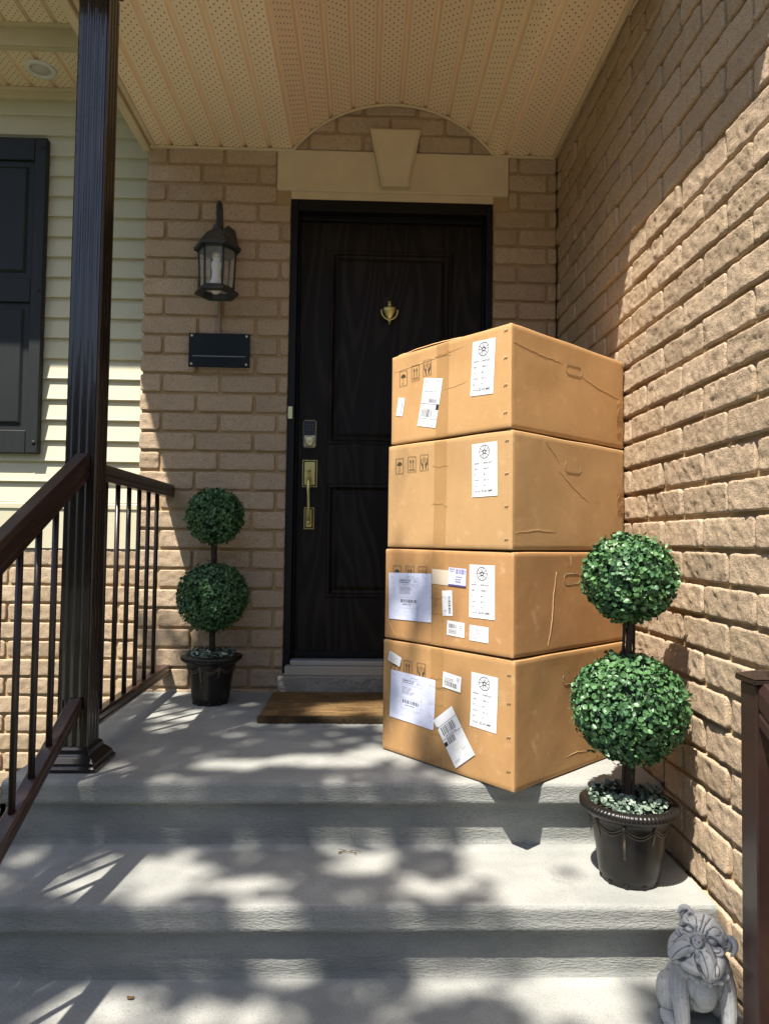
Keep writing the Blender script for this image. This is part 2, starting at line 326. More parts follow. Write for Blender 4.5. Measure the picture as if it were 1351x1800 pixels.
# cast stone lintel and keystone
b = MB(); b.box(-.434, .666, -.012, .06, 2.353, 2.5505, c=.006); b.build('lintel', 'cast', fw)
b = MB(); xs = lambda t, hw: (CX + .003 - hw, CX + .003 + hw)
fr = [(.001, 2.636), (.241, 2.636), (.185, 2.362), (.060, 2.362)]; ins = [(.016, 2.624), (.226, 2.624), (.176, 2.374), (.070, 2.374)]
ring0 = [(x, -.0125, z) for x, z in fr]; ring1 = [(x, -.055, z) for x, z in fr]; ring2 = [(x, -.066, z) for x, z in ins]
b.loft([ring0[::-1], ring1[::-1], ring2[::-1]], smooth=False); b.build('keystone', 'cast', fw)
b = MB(); b.box(-.366, .593, .0, .06, 2.316, 2.3525); b.build('lintel_soffit_strip', 'cast', fw)
b = MB(); b.box(-.380, .610, -.075, .06, .012, .088)
sl = b.build('door_sill_stone', 'stone', fw, bevel=.006)
# right side wall
rw = thing('brick_wall', (XR, -1.5, 0), 'sunlit side wall of rough-faced tan brick on the right, behind the boxes', 'wall')
mp_right = lambda u, v, w_: np.stack([XR - w_, u, v], -1)
brickwork('brickwork', mp_right, 2.469 + 8 * .0888, .0888, 46, (-1.048, -1.172), .2496, lambda a, c: [(-2.9, -.004)], rw, seed=4, res=.0058, amp=.0024, depth=.014, joint=.012)
b = MB(); b.box(XR + .0125, XR + .22, -2.9, .25, -.95, 3.3); b.build('mortar', 'mortar', rw)
# recessed wall on the left: brick below, siding above
YL = .27
lw = thing('house_wall', (-2, YL, 0), 'recessed house wall on the left, pale green siding above sunlit tan brick', 'wall')
brickwork('brickwork', lambda u, v, w_: np.stack([u, YL - .012 - w_, v], -1), .645, .0905, 18, (-1.62, -1.485), .268, lambda a, c: [(-2.7, -1.02)], lw, seed=6, res=.009)
b = MB(); b.box(-2.7, -1.02, YL, YL + .2, -.98, .640); b.build('mortar', 'mortar', lw)
b = MB(); z = .870
b.box(-2.7, -1.0, YL - .020, YL + .1, .646, .838); b.box(-2.7, -1.0, YL - .026, YL + .1, .8385, .8695, c=.004)
while z < 2.90:
    z1 = min(z + .1035, 2.93); pr = [(YL - .020, z), (YL - .0215, z + .004), (YL - .0195, z + .012), (YL - .0085, z1 - .022), (YL - .003, z1 - .006), (YL - .003, z1 + .002), (YL + .05, z1 + .002), (YL + .05, z)]
    b.extrude(pr[::-1], 0, -2.7, -1.0, smooth=False); z = z1
b.build('siding', 'vinyl', lw)
b = MB(); b.box(-2.7, -1.0, YL - .035, YL + .04, 2.915, 2.968, c=.004); b.box(-2.7, -1.0, YL - .045, YL - .02, 2.950, 2.9685, c=.003); b.build('frieze_trim', 'trimv', lw)
# ------------------------------------------------------------------ ceiling
pc = thing('porch_ceiling', (0, -.6, ZS), 'tan vented soffit panels of the porch ceiling with a shallow vault over the door', 'ceiling')
def soffit_sheet(xs_, zf, y0, y1, pitch, s0):
    pts = []; s_ = 0; px, pz = xs_[0], zf(xs_[0]); acc = []
    N = int((xs_[1] - xs_[0]) / .0015)
    for i in range(N + 1):
        x = xs_[0] + (xs_[1] - xs_[0]) * i / N; zz = zf(x); s_ += math.hypot(x - px, zz - pz) if i else 0; px, pz = x, zz
        u = (s_ - s0) / pitch; fr_ = u - math.floor(u); g = 0
        if fr_ < .22: g = .018 * math.sin(math.pi * min(max(fr_ / .22, 0), 1)) ** .6
        acc.append((x, zz + g, u))
    keep = [acc[0]]
    for i in range(1, len(acc) - 1):
        a, c, d = keep[-1], acc[i], acc[i + 1]
        if abs((c[1] - a[1]) / (c[0] - a[0]) - (d[1] - c[1]) / (d[0] - c[0])) > .02 or c[0] - a[0] > .02: keep.append(c)
    keep.append(acc[-1]); n = len(keep)
    vs = [(x, y0, z_) for x, z_, u in keep] + [(x, y1, z_) for x, z_, u in keep]
    fs = [(i, i + 1, n + i + 1, n + i) for i in range(n - 1)]; uv = [(u, y0) for *_, u in keep] + [(u, y1) for *_, u in keep]
    return vs, fs, uv
def build_sheet(name, sheets, parent):
    b = MB(); UV = []
    for vs, fs, uv in sheets: b.add(vs, fs); UV += uv
    o = b.build(name, 'soffit', parent); me = o.data; l = me.uv_layers.new(name='UVMap')
    for lp in me.loops: l.data[lp.index].uv = UV[lp.vertex_index]
    return o
build_sheet('soffit_panel', [soffit_sheet((-1.03, XR + .01), arc_z, -1.16, .008, .1155, .085)], pc)
b = MB(); b.box(-1.03, CX - AH, -.016, .0, ZS - .012, ZS - .001, c=.002); b.box(CX + AH, XR - .013, -.016, .0, ZS - .012, ZS - .001, c=.002)
ap = [(CX - AH * math.cos(math.pi * k / 30) if 0 else CX - AH + 2 * AH * k / 30) for k in range(31)]
b.tube([(x, -.008, arc_z(x) - .006) for x in ap], .0075, 6)
b.box(XR - .030, XR - .012, -1.16, -.001, ZS - .013, ZS - .001, c=.002)
b.build('edge_channel', 'trimv', pc)
b = MB(); b.box(-1.005, -1.027, -1.16, .0, ZS - .008, ZS + .02, c=.002); b.box(-1.068, -1.031, -1.16, .0, ZS - .026, ZS + .45, c=.003); b.build('side_beam_trim', 'trimv', pc)
b = MB(); b.box(-1.09, XR - .012, -1.20, -1.162, 2.452, 2.76, c=.004); b.box(-1.09, XR - .012, -1.162, -1.12, 2.46, ZS - .002); b.build('front_beam', 'trimv', pc)
b = MB(); b.box(-1.52, XR - .012, -1.25, .27, 3.062, 3.2); b.box(.665, XR - .013, -2.02, -1.2005, 2.56, 2.70); b.build('roof_slab', 'trimv', pc)
# left eave
le = thing('eave_soffit', (-1.8, 0, 2.97), 'stepped tan vented eave above the shuttered wall, far left', 'eave')
build_sheet('soffit_panel', [soffit_sheet((-2.9, -1.07), lambda x: 2.97, -.072, .30, .1155, .03), soffit_sheet((-2.9, -1.33), lambda x: 3.052, -.30, -.09, .1155, .06)], le)
b = MB(); b.box(-2.9, -1.07, -.084, -.072, 2.962, 3.06, c=.002); b.box(-2.9, -1.07, -.0715, -.04, 2.962, 2.9695)
b.box(-2.9, -1.27, -.110, -.0845, 3.040, 3.0615, c=.002); b.box(-1.33, -1.295, -.31, -.0845, 3.036, 3.061, c=.003)
b.build('eave_trim', 'trimv', le)
b = MB(); b.box(-2.9, -1.521, -.345, .3, 3.063, 3.2); b.box(-1.29, -1.07, -.32, -.085, 3.0555, 3.0610); b.build('roof_slab', 'trimv', le)
dl = thing('recessed_downlight', (-1.60, .095, 2.97), 'round white recessed light in the eave soffit, upper left', 'light')
b = MB(); b.lathe([(.046, .0), (.046, -.004), (.052, -.009), (.066, -.008), (.072, -.003), (.072, 0)], (-1.60, .095, 2.9695), 40); b.build('trim_ring', 'white', dl)
b = MB(); b.ball((-1.60, .095, 2.972), .040, 24, 10, sq=(1, 1, .32)); b.build('lamp', 'lens', dl)
b = MB(); b.lathe([(.0455, -.001), (.044, -.003), (.040, -.0035), (.001, -.0035)], (-1.60, .095, 2.9695), 32); b.build('baffle', 'nickel', dl)
# ------------------------------------------------------------------ porch floor and steps (one profile, swept across)
st = thing('concrete_steps', (0, -1.2, 0), 'grey concrete porch slab and steps dappled with leaf shadows', 'steps')
def steps():
    prof = []                                   # (y, z, material)
    def nose(yn, zt, zb, depth_t=.060):
        r = .012
        for k in range(5):
            a = math.pi / 2 * k / 4; prof.append((yn + r - r * math.sin(a), zt - r + r * math.cos(a), 1 if k else 0))
        for k in range(1, 5): prof.append((yn + .002 * math.sin(k), zt - r - (depth_t - r) * k / 4, 1))
        prof.append((yn + .010, zt - depth_t - .004, 1)); prof.append((yn + .030, zt - depth_t - .006, 1))
        n = 6
        for k in range(1, n + 1): prof.append((yn + .030, zt - depth_t - .006 - (zt - depth_t - .006 - zb) * k / n, 1))
    y = .03
    while y > -1.17: prof.append((y, 0, 0)); y -= .06
    nose(-1.19, 0, -.187)
    y = -1.22
    while y > -1.49: prof.append((y, -.187, 0)); y -= .045
    nose(-1.512, -.187, -.376)
    y = -1.53
    while y > -1.82: prof.append((y, -.376, 0)); y -= .045
    nose(-1.845, -.376, -.565)
    prof.append((-1.9, -.565, 0)); prof.append((-2.2, -.565, 0)); prof.append((-2.6, -.565, 0))
    x0, x1, n = -1.03, XR - .013, 260; vs = []; P = np.array([(p[0], p[1]) for p in prof])
    xsn = np.linspace(x0, x1, n)
    for x in xsn:
        q = np.stack([np.full(len(P), x), P[:, 0], P[:, 1]], -1)
        d = fbm(q * np.array([2.2, 2.2, 9]), 3) * .0018 + np.where(np.array([p[2] for p in prof]) == 1, vnoise(q * np.array([26, 60, 110])) * .0009 + vnoise(q * np.array([9, 40, 60]) + 9) * .0014, vnoise(q * 11) * .0007)
        ex = 0
        for (a, c), dd in zip(P, d): vs.append((x, a - dd * .9, c + dd * .5))
    m = len(P); fs = []; mi = []
    for i in range(n - 1):
        for k in range(m - 1): fs.append((i * m + k, (i + 1) * m + k, (i + 1) * m + k + 1, i * m + k + 1)); mi.append(1 if (prof[k][2] and prof[k + 1][2]) else 0)
    b = MB(); b.add(vs, fs, 0, True); b.m = mi
    # left end
    end = [tuple(vs[k]) for k in range(m)]; nb = len(b.v)
    b.add([(x0 + .0, p[1], p[2]) for p in end] + [(x0, p[1], -1.0) for p in end], [(k, k + 1, m + k + 1, m + k) for k in range(m - 1)], 1)
    return b
steps().build('slab', ['concrete', 'nosing'], st)
# ground
g = MB(); g.box(-40, 40, -40, 12, -1.2, -.98); tagged(g.build('ground', 'ground'), kind='structure')
g = MB(); g.box(-1.6, 2.6, -9, -2.62, -.9795, -.60); tagged(g.build('path', 'concrete'), kind='structure')
g = MB(); g.box(-30, 30, -18, -9.01, -.9795, -.90); tagged(g.build('road', 'drive'), kind='structure')
g = MB(); V_ = []                                             # unseen tree bank, added to block low sky light and dim reflections
n1, n2 = 220, 40
for j in range(n2 + 1):
    for i in range(n1 + 1):
        a = math.radians(150 + 240 * i / n1); t_ = j / n2; q = np.array([i * .22, j * .35, 1.0]); rr = 27 + 2.0 * float(vnoise(q)) + 1.1 * float(vnoise(q * 2.7)) - 3 * math.sin(t_ * 3.0)
        V_.append((rr * math.sin(a) , -4 + rr * math.cos(a), -1 + t_ * (8.5 + 2.2 * float(vnoise(np.array([i * .18, 0, 7.])))) + .5 * float(vnoise(q * 3.1 + 5))))
g.add(V_, [(j * (n1 + 1) + i, j * (n1 + 1) + i + 1, (j + 1) * (n1 + 1) + i + 1, (j + 1) * (n1 + 1) + i) for j in range(n2) for i in range(n1)])
tagged(g.build('added_tree_screen', 'treeleaf'), kind='stuff')
# ------------------------------------------------------------------ door
dr = thing('front_door', (CX, .07, .1), 'black wood-grained front door with raised panels and brass fittings', 'door')
b = MB(); b.box(-.365, -.331, -.002, .16, .09, 2.3155, c=.003); b.box(.561, .592, -.002, .16, .09, 2.3155, c=.003); b.box(-.3308, .5608, -.002, .16, 2.262, 2.3155, c=.003)
b.box(-.3308, -.322, .045, .16, .15, 2.2618, c=.002); b.box(.552, .5608, .045, .16, .15, 2.2618, c=.002); b.box(-.3218, .5518, .045, .16, 2.238, 2.2618, c=.002)
b.build('frame', 'frame', dr)
def door_slab():
    b = MB(); X0, X1, Z0, Z1, y = -.3215, .5515, .150, 2.2375, .070
    pans = [(-.180, .413, 1.160, 2.105), (-.180, .413, .430, .972)]
    # flat stiles and rails
    b.box(X0, -.180, y, y + .045, Z0, Z1); b.box(.413, X1, y, y + .045, Z0, Z1)
    for z0, z1 in ((Z0, .430), (.972, 1.160), (2.105, Z1)): b.box(-.180, .413, y, y + .045, z0, z1)
    for (a, c, z0, z1) in pans:
        prof = [(0, 0), (.004, -.006), (.014, -.008), (.020, -.002), (.026, .008), (.034, .011), (.040, .010), (.052, .003), (.058, .001)]
        rings = [[(a + d, y + h, z0 + d), (c - d, y + h, z0 + d), (c - d, y + h, z1 - d), (a + d, y + h, z1 - d)] for d, h in prof]
        vs = [p for r in rings for p in r]; fs = []
        for k in range(len(rings) - 1):
            for i in range(4): fs.append((k * 4 + i, k * 4 + (i + 1) % 4, (k + 1) * 4 + (i + 1) % 4, (k + 1) * 4 + i))
        fs.append(tuple((len(rings) - 1) * 4 + i for i in range(4))); b.add(vs, fs)
    return b
def door_material():
    m = M['door']; n = m.node_tree.nodes; L = m.node_tree.links.new; b = n['Principled BSDF']
    tc = n.new('ShaderNodeTexCoord'); mp = n.new('ShaderNodeMapping'); mp.inputs['Scale'].default_value = (5.2, 1, .75); L(tc.outputs['Object'], mp.inputs[0])
    wv = n.new('ShaderNodeTexNoise'); wv.inputs['Scale'].default_value = 1.0; wv.inputs['Detail'].default_value = 1; wv.inputs['Distortion'].default_value = .3; L(mp.outputs[0], wv.inputs[0])
    mu = n.new('ShaderNodeMath'); mu.operation = 'MULTIPLY'; mu.inputs[1].default_value = 75; L(wv.outputs['Fac'], mu.inputs[0])
    si = n.new('ShaderNodeMath'); si.operation = 'SINE'; L(mu.outputs[0], si.inputs[0])
    r = n.new('ShaderNodeMapRange'); r.inputs[1].default_value = -.2; r.inputs[2].default_value = 1; L(si.outputs[0], r.inputs[0])
    x = n.new('ShaderNodeMix'); x.data_type = 'RGBA'; x.inputs[6].default_value = (.0100, .0078, .0066, 1); x.inputs[7].default_value = (.0205, .0158, .0125, 1); L(r.outputs[0], x.inputs[0]); L(x.outputs[2], b.inputs['Base Color'])
    bn = [k for k in n if k.type == 'BUMP'][0]; L(si.outputs[0], bn.inputs['Height']); bn.inputs['Strength'].default_value = .35; bn.inputs['Distance'].default_value = .0015
door_material()
door_slab().build('slab', 'door', dr, bevel=.0015)
b = MB(); b.box(-.330, .560, -.030, .12, .128, .149, c=.003)
for k in range(5): b.box(-.330, .560, -.026 + k * .012, -.021 + k * .012, .149, .1515)
b.build('threshold', 'alu', dr)
b = MB(); b.box(-.352, .58, -.05, .11, .0885, .1275, c=.002); b.build('threshold_base', 'wood', dr)
b = MB(); b.box(-.3218, .5518, .058, .0695, .152, .182, c=.002); b.build('weather_strip', 'frame', dr)
kn = MB(); x, z = .107, 1.80; y = .0685
kn.lathe([(.0085, 0), (.0085, .004), (.006, .007), (.0045, .014), (.003, .016)], (0, 0, 0), 16)
kn2 = MB(); kn2.v = [(x + p[0], y - p[2], z + .052 + p[1]) for p in kn.v]; kn2.f = kn.f; kn2.m = kn.m; kn2.sm = kn.sm
urn = [(.003, .046), (.006, .044), (.010, .040), (.006, .036), (.008, .030), (.028, .026), (.031, .020), (.029, .008), (.022, -.010), (.011, -.026), (.005, -.034), (.008, -.040), (.003, -.046)]
kn2.lathe([(r, zz) for r, zz in urn[::-1]], (x, y - .010, z), 24); 
kn2.v = [(p[0], y - .003 - (y - .003 - p[1]) * .55 if p[1] < y - .003 else p[1], p[2]) for p in kn2.v]
kn2.tube([(x + .039 * math.sin(t), y - .019 - .006 * math.cos(t * .5), z + .006 - .045 * math.cos(t) * (1 if math.cos(t) > 0 else .35)) for t in [math.radians(a) for a in range(-100, 101, 10)]], .0042, 8)
kn2.ball((x, y - .022, z - .042), .009); kn2.ball((x, y - .02, z - .056), .004)
kn2.build('door_knocker', 'brass', dr)
hd = MB(); hd.box(-.2975, -.2325, .052, .0695, 1.141, 1.274, c=.008); dbo = hd.build('deadbolt', 'nickel', dr)
b = MB(); b.box(-.2915, -.2385, .0505, .0519, 1.199, 1.268, c=.0006); b.build('keypad', 'black', dbo)
b = MB()
for i in range(3):
    for j in range(4): b.box(-.2815 + i * .015, -.2785 + i * .015, .0498, .0504, 1.206 + j * .0145, 1.209 + j * .0145)
b.build('keypad_marks', 'inkgrey', dbo)
b = MB(); b.lathe([(.0235, 0), (.0235, .008), (.0215, .011), (.012, .012), (.001, .012)], (0, 0, 0), 32); b.v = [(-.265 + p[0], .052 - p[2], 1.172 + p[1]) for p in b.v]; b.build('lock_cylinder', 'brassbright', dbo)
b = MB(); b.box(-.2665, -.2635, .0392, .0398, 1.163, 1.174); b.build('keyhole', 'black', dbo)
hs = MB()
for x0, x1, z0, z1 in ((-.2965, -.2275, .955, 1.083), (-.285, -.239, .755, .857)):
    for q in ((x0, x0 + .0028, z0, z1), (x1 - .0028, x1, z0, z1), (x0 + .0029, x1 - .0029, z0, z0 + .0028), (x0 + .0029, x1 - .0029, z1 - .0028, z1)): hs.box(q[0], q[1], .064, .0695, q[2], q[3])
    hs.box(x0 + .0085, x1 - .0085, .058, .0694, z0 + .008, z1 - .008, c=.002)
h = hs.build('handle_plate', 'brass', dr)
b = MB(); b.tube([(-.262, .058, 1.000), (-.262, .030, .996), (-.262, .012, .975), (-.263, .006, .940), (-.261, .004, .900), (-.260, .006, .860), (-.261, .014, .825), (-.262, .030, .800), (-.262, .057, .792)], [.007, .008, .010, .008, .0065, .0065, .007, .008, .0065], 12)
b.ball((-.262, .028, 1.028), .010, sq=(1, 1.8, .7)); b.ball((-.262, .034, .785), .009); b.build('grip', 'brass', h)
b = MB(); b.box(-.3625, -.3415, -.0045, -.0022, 1.268, 1.326, c=.0008); b.box(-.356, -.348, -.0055, -.0046, 1.282, 1.312)
b.build('strike_plate', 'brassbright', dr)
mt = thing('doormat', (-.02, -.3, 0), 'brown coir doormat with dark edge in front of the door', 'doormat')
b = MB(); rg = random.Random(2)
def matf(u, v):
    x_ = -.402 + u * .80 + (.004 * math.sin(v * 50) if u in (0, 1) else 0); y_ = -.542 + v * .46 + (.002 * math.sin(u * 170) if v == 0 else 0)
    e = min(u * .8, (1 - u) * .8, v * .46, (1 - v) * .46); h_ = .003 + .021 * min(1, (e / .010)) ** .5
    return (x_, y_, h_ + rg.uniform(-.0014, .0014))
b.grid(200, 110, matf)
mo = b.build('pile', ['coir', 'coirdark'], mt)
for p in mo.data.polygons:
    if p.center.y + wloc(mt).y < -.505 or p.center.x + wloc(mt).x < -.385: p.material_index = 1 if (p.center.y + wloc(mt).y < -.518) else 0
bris = MB()
for k in range(5200):
    x_ = rg.uniform(-.405, .39); y_ = rg.choice([rg.uniform(-.547, -.50), rg.uniform(-.545, -.08), rg.uniform(-.545, -.3)]); hh = rg.uniform(.004, .010); a = rg.uniform(0, 3.14); ww = .0009
    z_ = .019 if y_ > -.53 else rg.uniform(.004, .02); tx, ty = rg.uniform(-.004, .004), rg.uniform(-.005, .003)
    bris.add([(x_ - ww * math.cos(a), y_ - ww * math.sin(a), z_), (x_ + ww * math.cos(a), y_ + ww * math.sin(a), z_), (x_ + tx, y_ + ty, z_ + hh)], [(0, 1, 2)], 1 if y_ < -.52 else 0)
bris.build('bristles', ['coir', 'coirdark'], mt)
# ------------------------------------------------------------------ column and railings
def fluted_ring(cx, cy, w_, z, wy=None):
    wy = wy or w_; h_ = w_ / 2; n = 24; base = []
    for k in range(n + 1):
        t = -1 + 2 * k / n; fl = 0
        for c_, hw in ((-.5, .17), (0, .17), (.5, .17)):
            d = abs(t - c_) / hw
            if d < 1: fl = .0032 * (1 - d * d) ** .5
        if abs(t) > .93: fl = (abs(t) - .93) / .07 * .006
        base.append((t * h_, fl))
    pts = []
    for s_ in range(4):
        a = math.pi / 2 * s_; ca, sa = math.cos(a), math.sin(a)
        for t, fl in base[:-1]:
            x, y = t, -(h_ - fl); pts.append((cx + x * ca - y * sa, cy + x * sa + y * ca, z))
    return pts
PX, PY = -.879, -1.03
col = thing('porch_column', (PX, PY, 0), 'dark brown fluted square column holding up the porch', 'column')
b = MB(); b.loft([fluted_ring(PX, PY, .095, .05), fluted_ring(PX, PY, .095, 1.3), fluted_ring(PX, PY, .095, 2.47)], smooth=False); b.build('shaft', 'post', col)
def flare(z0, sgn):
    b = MB(); prof = [(.088, 0), (.088, .010), (.082, .014), (.080, .024), (.070, .036), (.066, .040), (.060, .044), (.057, .058), (.048, .066)]
    rings = [[(PX + sx * r, PY + sy * r, z0 + sgn * h_) for sx, sy in ((-1, -1), (1, -1), (1, 1), (-1, 1))] for r, h_ in prof]
    if sgn < 0: rings = [r[::-1] for r in rings]
    b.loft(rings, smooth=False); return b
flare(.002, 1).build('base_moulding', 'post', col, bevel=.003); flare(2.548, -1).build('capital_moulding', 'post', col, bevel=.003)
def rail_profile(w_, h_, top=True):
    hw = w_ / 2; return [(-hw, 0), (hw, 0), (hw, h_ * .25), (hw - .003, h_ * .30), (hw - .003, h_ * .36), (hw, h_ * .42), (hw, h_ * .80), (hw * .75, h_), (-hw * .75, h_), (-hw, h_ * .80), (-hw, h_ * .42), (-hw + .003, h_ * .36), (-hw + .003, h_ * .30), (-hw, h_ * .25)]
def rail_between(A, B, w_, h_, parent, name, m='rail'):
    """A,B: bottom-centre points; profile sheared vertically"""
    A, B = Vector(A), Vector(B); d = B - A; s = Vector((d.y, -d.x, 0)).normalized(); b = MB(); pr = rail_profile(w_, h_)
    rg_ = [[P + s * p[0] + Vector((0, 0, p[1])) for p in pr] for P in (A, (A + B) / 2, B)]
    if s.x * 0 + 1: pass
    b.loft(rg_, smooth=False); return b.build(name, m, parent, bevel=.002)
RX = -.893
r1 = thing('railing', (RX, -.5, 0), 'low dark brown railing from the column to the brick pier', 'railing')
rail_between((RX - .008, -.001, .892), (RX + .006, PY + .047, .892), .044, .058, r1, 'top_rail')
rail_between((RX - .008, -.001, .084), (RX + .006, PY + .047, .084), .044, .040, r1, 'bottom_rail')
for k in range(7):
    y = -.205 - k * .125; x = RX - .008 + .014 * (-y / .98)
    if y < -.97: break
    b = MB(); b.tube([(x, y, .1235), (x, y, .8925)], .0088, 14); b.build('baluster', 'iron', r1)
r2 = thing('stair_railing', (-.86, -1.9, -.4), 'dark brown handrail sloping down the steps beside the column', 'railing')
sl_ = .54
rail_between((-.872, -1.079, .885), (-.872, -2.75, .885 - sl_ * 1.671), .048, .080, r2, 'handrail')
rail_between((-.872, -1.079, .175), (-.872, -2.75, .175 - sl_ * 1.671), .044, .040, r2, 'bottom_rail')
for k in range(16):
    y = -1.25 - k * .1; b = MB(); b.tube([(-.872, y, .213 + sl_ * (y + 1.079)), (-.872, y, .882 + sl_ * (y + 1.079))], .0088, 14); b.build('baluster', 'iron', r2)
b = MB(); b.box(-.905, -.839, -2.82, -2.752, -.985, .16, c=.003); b.build('end_post', 'post', r2)
r3 = thing('stair_railing', (.84, -1.79, -.4), 'reddish brown newel post with cap and handrail at the right edge', 'railing')
NX = .796
b = MB(); b.box(NX, NX + .072, -1.850, -1.790, -.376, .424, c=.003); b.build('newel_post', 'rail', r3)
b = MB(); b.box(NX - .008, NX + .074, -1.858, -1.782, .4245, .437, c=.003)
b.loft([[(NX - .008, -1.858, .4372), (NX + .074, -1.858, .4372), (NX + .074, -1.782, .4372), (NX - .008, -1.782, .4372)], [(NX + .020, -1.826, .449), (NX + .046, -1.826, .449), (NX + .046, -1.814, .449), (NX + .020, -1.814, .449)]], smooth=False)
b.build('cap', 'post', r3)
rail_between((NX + .038, -1.851, .343), (NX + .038, -2.7, .343 - .5 * .85), .070, .090, r3, 'handrail')
rail_between((NX + .038, -1.851, -.28), (NX + .038, -2.7, -.28 - .5 * .85 * .5), .044, .040, r3, 'bottom_rail')
for k in range(7):
    y = -1.95 - k * .1; b = MB(); b.tube([(NX + .038, y, -.245 + .25 * (y + 1.851)), (NX + .038, y, .303 + .5 * (y + 1.851))], .0088, 12); b.build('baluster', 'iron', r3)
# ------------------------------------------------------------------ shutter
sh = thing('window_shutter', (-1.80, .24, 1.1), 'dark grey-green raised-panel window shutter on the siding', 'shutter')
ys = YL - .030
b = MB(); b.box(-1.672, -1.612, ys - .026, ys + .012, 1.112, 2.70, c=.004); b.build('stile', 'shutter', sh)
b = MB(); b.box(-2.03, -1.972, ys - .026, ys + .012, 1.112, 2.70, c=.004); b.build('stile', 'shutter', sh)
for z0, z1 in ((1.112, 1.225), (1.865, 1.985), (2.585, 2.70)):
    b = MB(); b.box(-1.9715, -1.6725, ys - .024, ys + .012, z0, z1, c=.003); b.build('rail', 'shutter', sh)
for z0, z1 in ((1.2255, 1.8645), (1.9855, 2.5845)):
    b = MB(); pf = [(0, 0), (.006, .014), (.012, .014), (.040, -.008), (.044, -.010)]
    b.loft([[(-1.9715 + d, ys - .010 + h_, z0 + d), (-1.6725 - d, ys - .010 + h_, z0 + d), (-1.6725 - d, ys - .010 + h_, z1 - d), (-1.9715 + d, ys - .010 + h_, z1 - d)] for d, h_ in pf], smooth=False); b.build('raised_panel', 'shutter', sh)
for z in (1.165, 1.925, 2.645):
    b = MB(); b.ball((-1.632, ys - .027, z), .010, 14, 8, sq=(1, .45, 1)); b.build('screw_cover', 'shutter', sh)
# ------------------------------------------------------------------ plaque, conduit, lantern
pq = thing('house_plaque', (-.682, -.03, 1.57), 'blank dark green-black acrylic house plaque with a thin line, on the brick', 'plaque')
b = MB(); b.box(-.822, -.541, -.034, -.028, 1.496, 1.654, c=.001); b.build('plate', 'plaque', pq)
b = MB(); b.box(-.803, -.560, -.0345, -.0342, 1.5455, 1.549); b.build('printed_line', 'inkgrey', pq)
for x in (-.808, -.556):
    for z in (1.510, 1.642):
        b = MB(); b.tube([(x, -.001, z), (x, -.0365, z), (x, -.0385, z)], [.006, .006, .004], 12); b.build('standoff_screw', 'nickel', pq)
cdt = thing('cable_conduit', (-.690, -.01, 1.7), 'thin brown cable cover running up the brick from plaque to lantern', 'conduit')
b = MB(); b.box(-.697, -.682, -.018, .0, 1.60, 2.02, c=.002); b.build('cover_strip', mat('conduit_paint', (.25, .18, .12), .5), cdt)
LX, LY = -.678, -.135
la = thing('wall_lantern', (LX, LY, 1.78), 'black carriage-style wall lantern with clear panes and a white bulb', 'lantern')
def hexr(r, z, rot=0, n=6): return [(LX + r * math.cos(math.pi * 2 * k / n + rot), LY + r * math.sin(math.pi * 2 * k / n + rot), z) for k in range(n)]
b = MB(); b.loft([hexr(.078, 1.795), hexr(.100, 1.800), hexr(.096, 1.812), hexr(.080, 1.822), hexr(.080, 1.828)], smooth=False, cap=False)
b.loft([hexr(.070, 1.827), hexr(.066, 1.800), hexr(.078, 1.795)], smooth=False, cap=False); b.build('base_ring', 'lampblack', la)
b = MB()
for k in range(6):
    a = math.pi / 3 * k; p0 = (LX + .075 * math.cos(a), LY + .075 * math.sin(a), 1.822); p1 = (LX + .084 * math.cos(a), LY + .084 * math.sin(a), 2.005); b.tube([p0, p1], .0055, 6)
b.loft([hexr(.086, 1.992), hexr(.088, 2.006)], smooth=False); b.build('frame_bars', 'lampblack', la)
for k in range(6):
    a0, a1 = math.pi / 3 * k, math.pi / 3 * (k + 1)
    q = [(LX + r * math.cos(a), LY + r * math.sin(a), z) for r, a, z in ((.0735, a0, 1.826), (.0735, a1, 1.826), (.0825, a1, 1.992), (.0825, a0, 1.992))]
    b = MB(); b.add(q, [(0, 1, 2, 3)]); b.build('pane', 'glass', la)
b = MB(); b.loft([hexr(.084, 2.004), hexr(.105, 2.0), hexr(.107, 2.012), hexr(.096, 2.024), hexr(.078, 2.052), hexr(.050, 2.078), hexr(.026, 2.090)], smooth=False)
b.lathe([(.026, 2.088), (.027, 2.100), (.020, 2.108), (.023, 2.114), (.015, 2.120), (.009, 2.130), (.012, 2.140), (.006, 2.150), (.003, 2.160)], (LX, LY, 0), 16); b.build('roof', 'lampblack', la)
b = MB(); pts = [(LX, LY, 2.135)]
pts = [(LX, LY + .002, 2.138), (LX, LY - .008, 2.165), (LX, LY - .006, 2.20), (LX, LY + .012, 2.228), (LX, LY + .036, 2.232), (LX, LY + .056, 2.215), (LX, LY + .070, 2.17), (LX, LY + .085, 2.12), (LX, LY + .110, 2.09), (LX, LY + .134, 2.085)]
b.tube(pts, [.007, .008, .010, .011, .011, .010, .009, .008, .008, .008], 10); b.build('scroll_arm', 'lampblack', la)
b = MB(); b.lathe([(.055, 0), (.058, .006), (.050, .014), (.025, .020), (.001, .021)], (0, 0, 0), 8); b.v = [(LX + .02 + p[0] * .8, -.001 - p[2], 2.09 + p[1] * 1.5) for p in b.v]; b.build('wall_plate', 'lampblack', la)
b = MB(); b.lathe([(.016, 1.99), (.016, 1.965), (.013, 1.96), (.021, 1.945), (.022, 1.93), (.018, 1.905), (.018, 1.880), (.024, 1.858), (.028, 1.838), (.025, 1.818), (.014, 1.806), (.002, 1.803)][::-1], (LX - .004, LY, 0), 24); b.build('bulb', 'bulb', la)
b = MB(); b.lathe([(.019, 1.966), (.019, 2.0)], (LX - .004, LY, 0), 20); b.build('socket', 'nickel', la)
